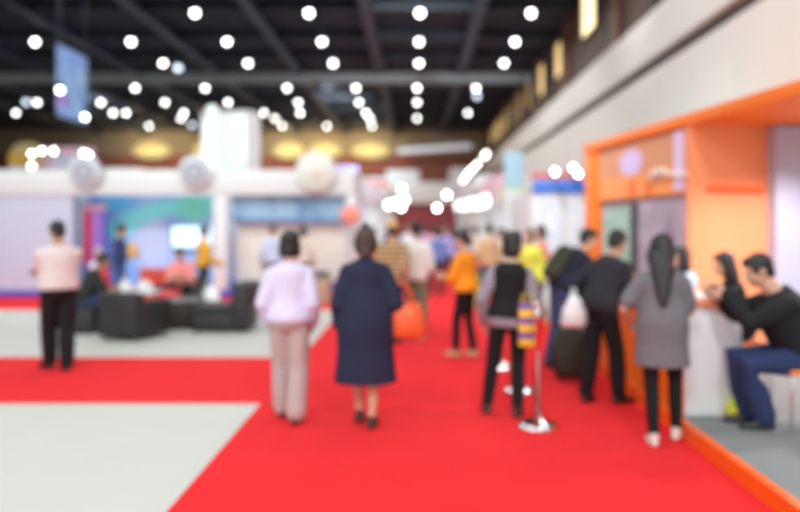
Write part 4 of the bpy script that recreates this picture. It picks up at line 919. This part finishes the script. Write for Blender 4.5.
for dy in (-.03, .03):
    m = MB(); m.tube([(-.04, dy, .35), (-.035, 0, .44), (.035, 0, .44), (.04, dy, .35)], .006, 6); m.build('handle', mat('yellow_strap', (.8, .55, .05)), t)
t = thing('trolley_bag', 'dark olive trolley bag standing on the red carpet in front of the jeans', 'bag', (1.62, 7.95, .0105), R(-12)); t.scale = (1.12, 1.12, 1.12)
OLC = cloth('dark_olive_canvas', (.045, .048, .036))
m = MB(); m.rings([(Vector((0, 0, z)), Vector((1, 0, 0)), Vector((0, 1, 0)), a, b_) for z, a, b_ in ((.045, .13, .09), (.07, .155, .11), (.25, .165, .12), (.42, .15, .105), (.49, .11, .07), (.505, .06, .04))], 24); m.build('bag_body', OLC, t)
bx('front_pocket', OLC, t, (-.11, .11), (-.15, -.09), (.10, .29), .025)
for a in (-.1, .1):
    m = MB(); m.tube([(a - .02, .06, .035), (a + .02, .06, .035)], .034, 12, False); m.build('wheel', blk, t)
m = MB(); m.tube([(-.07, .08, .44), (-.07, .09, .72), (.07, .09, .72), (.07, .08, .44)], .010, 8); m.build('handle', STEELG, t)
t = thing('carrier_bag', 'white plastic carrier bag hanging from the charcoal-shirted arm', 'bag', (1.46, 7.0, .70), R(10))
m = MB(); m.rings([(Vector((dx, 0, z)), Vector((1, 0, 0)), Vector((0, 1, 0)), a, b_) for z, a, b_, dx in ((0, .10, .05, 0), (.03, .13, .07, 0), (.14, .12, .07, .01), (.24, .07, .04, .01), (.30, .03, .02, 0))], 20); m.build('sack', MATS['white_plastic'], t)
m = MB(); m.tube([(-.02, 0, .28), (-.015, 0, .36), (.015, 0, .36), (.02, 0, .28)], .008, 6); m.build('handle', MATS['white_plastic'], t)
t = thing('shoulder_bag', 'small lime green bag hanging beside the orange shirt', 'bag', (gx(481, 9.3), 9.20, .60), R(20))
m = MB(); m.rings([(Vector((0, 0, z)), Vector((1, 0, 0)), Vector((0, 1, 0)), a, b_) for z, a, b_ in ((0, .08, .04), (.1, .09, .05), (.2, .085, .035))], 16); m.build('bag_body', cloth('lime_canvas', (.55, .68, .08)), t)
m = MB(); m.tube([(-.07, 0, .19), (-.04, 0, .45), (.03, 0, .45), (.07, 0, .19)], .008, 6); m.build('strap', MATS['lime_canvas'], t)

# ------------------------------------------------------------------ light from the rest of the hall, camera, view
wd = bpy.data.worlds.new('hall_light'); C.world = wd; wd.use_nodes = True
bg = wd.node_tree.nodes['Background']; bg.inputs[0].default_value = (1.0, .98, .96, 1); bg.inputs[1].default_value = WORLD_S
cam = bpy.data.cameras.new('camera'); co = bpy.data.objects.new('camera', cam); COL.objects.link(co); C.camera = co
co.location = (0, 0, CAM_H); co.rotation_euler = (R(90), 0, 0)
cam.sensor_width = 36; cam.lens = 36 * 760 / 800; cam.shift_x = -15 / 800; cam.shift_y = -30 / 800
cam.clip_start = .05; cam.clip_end = 300
cam.dof.use_dof = True; cam.dof.focus_distance = 2.2; cam.dof.aperture_fstop = FSTOP
vs = C.view_settings; vs.view_transform = 'Standard'; vs.look = 'None'; vs.gamma = 1; vs.use_curve_mapping = False; vs.exposure = EXPO
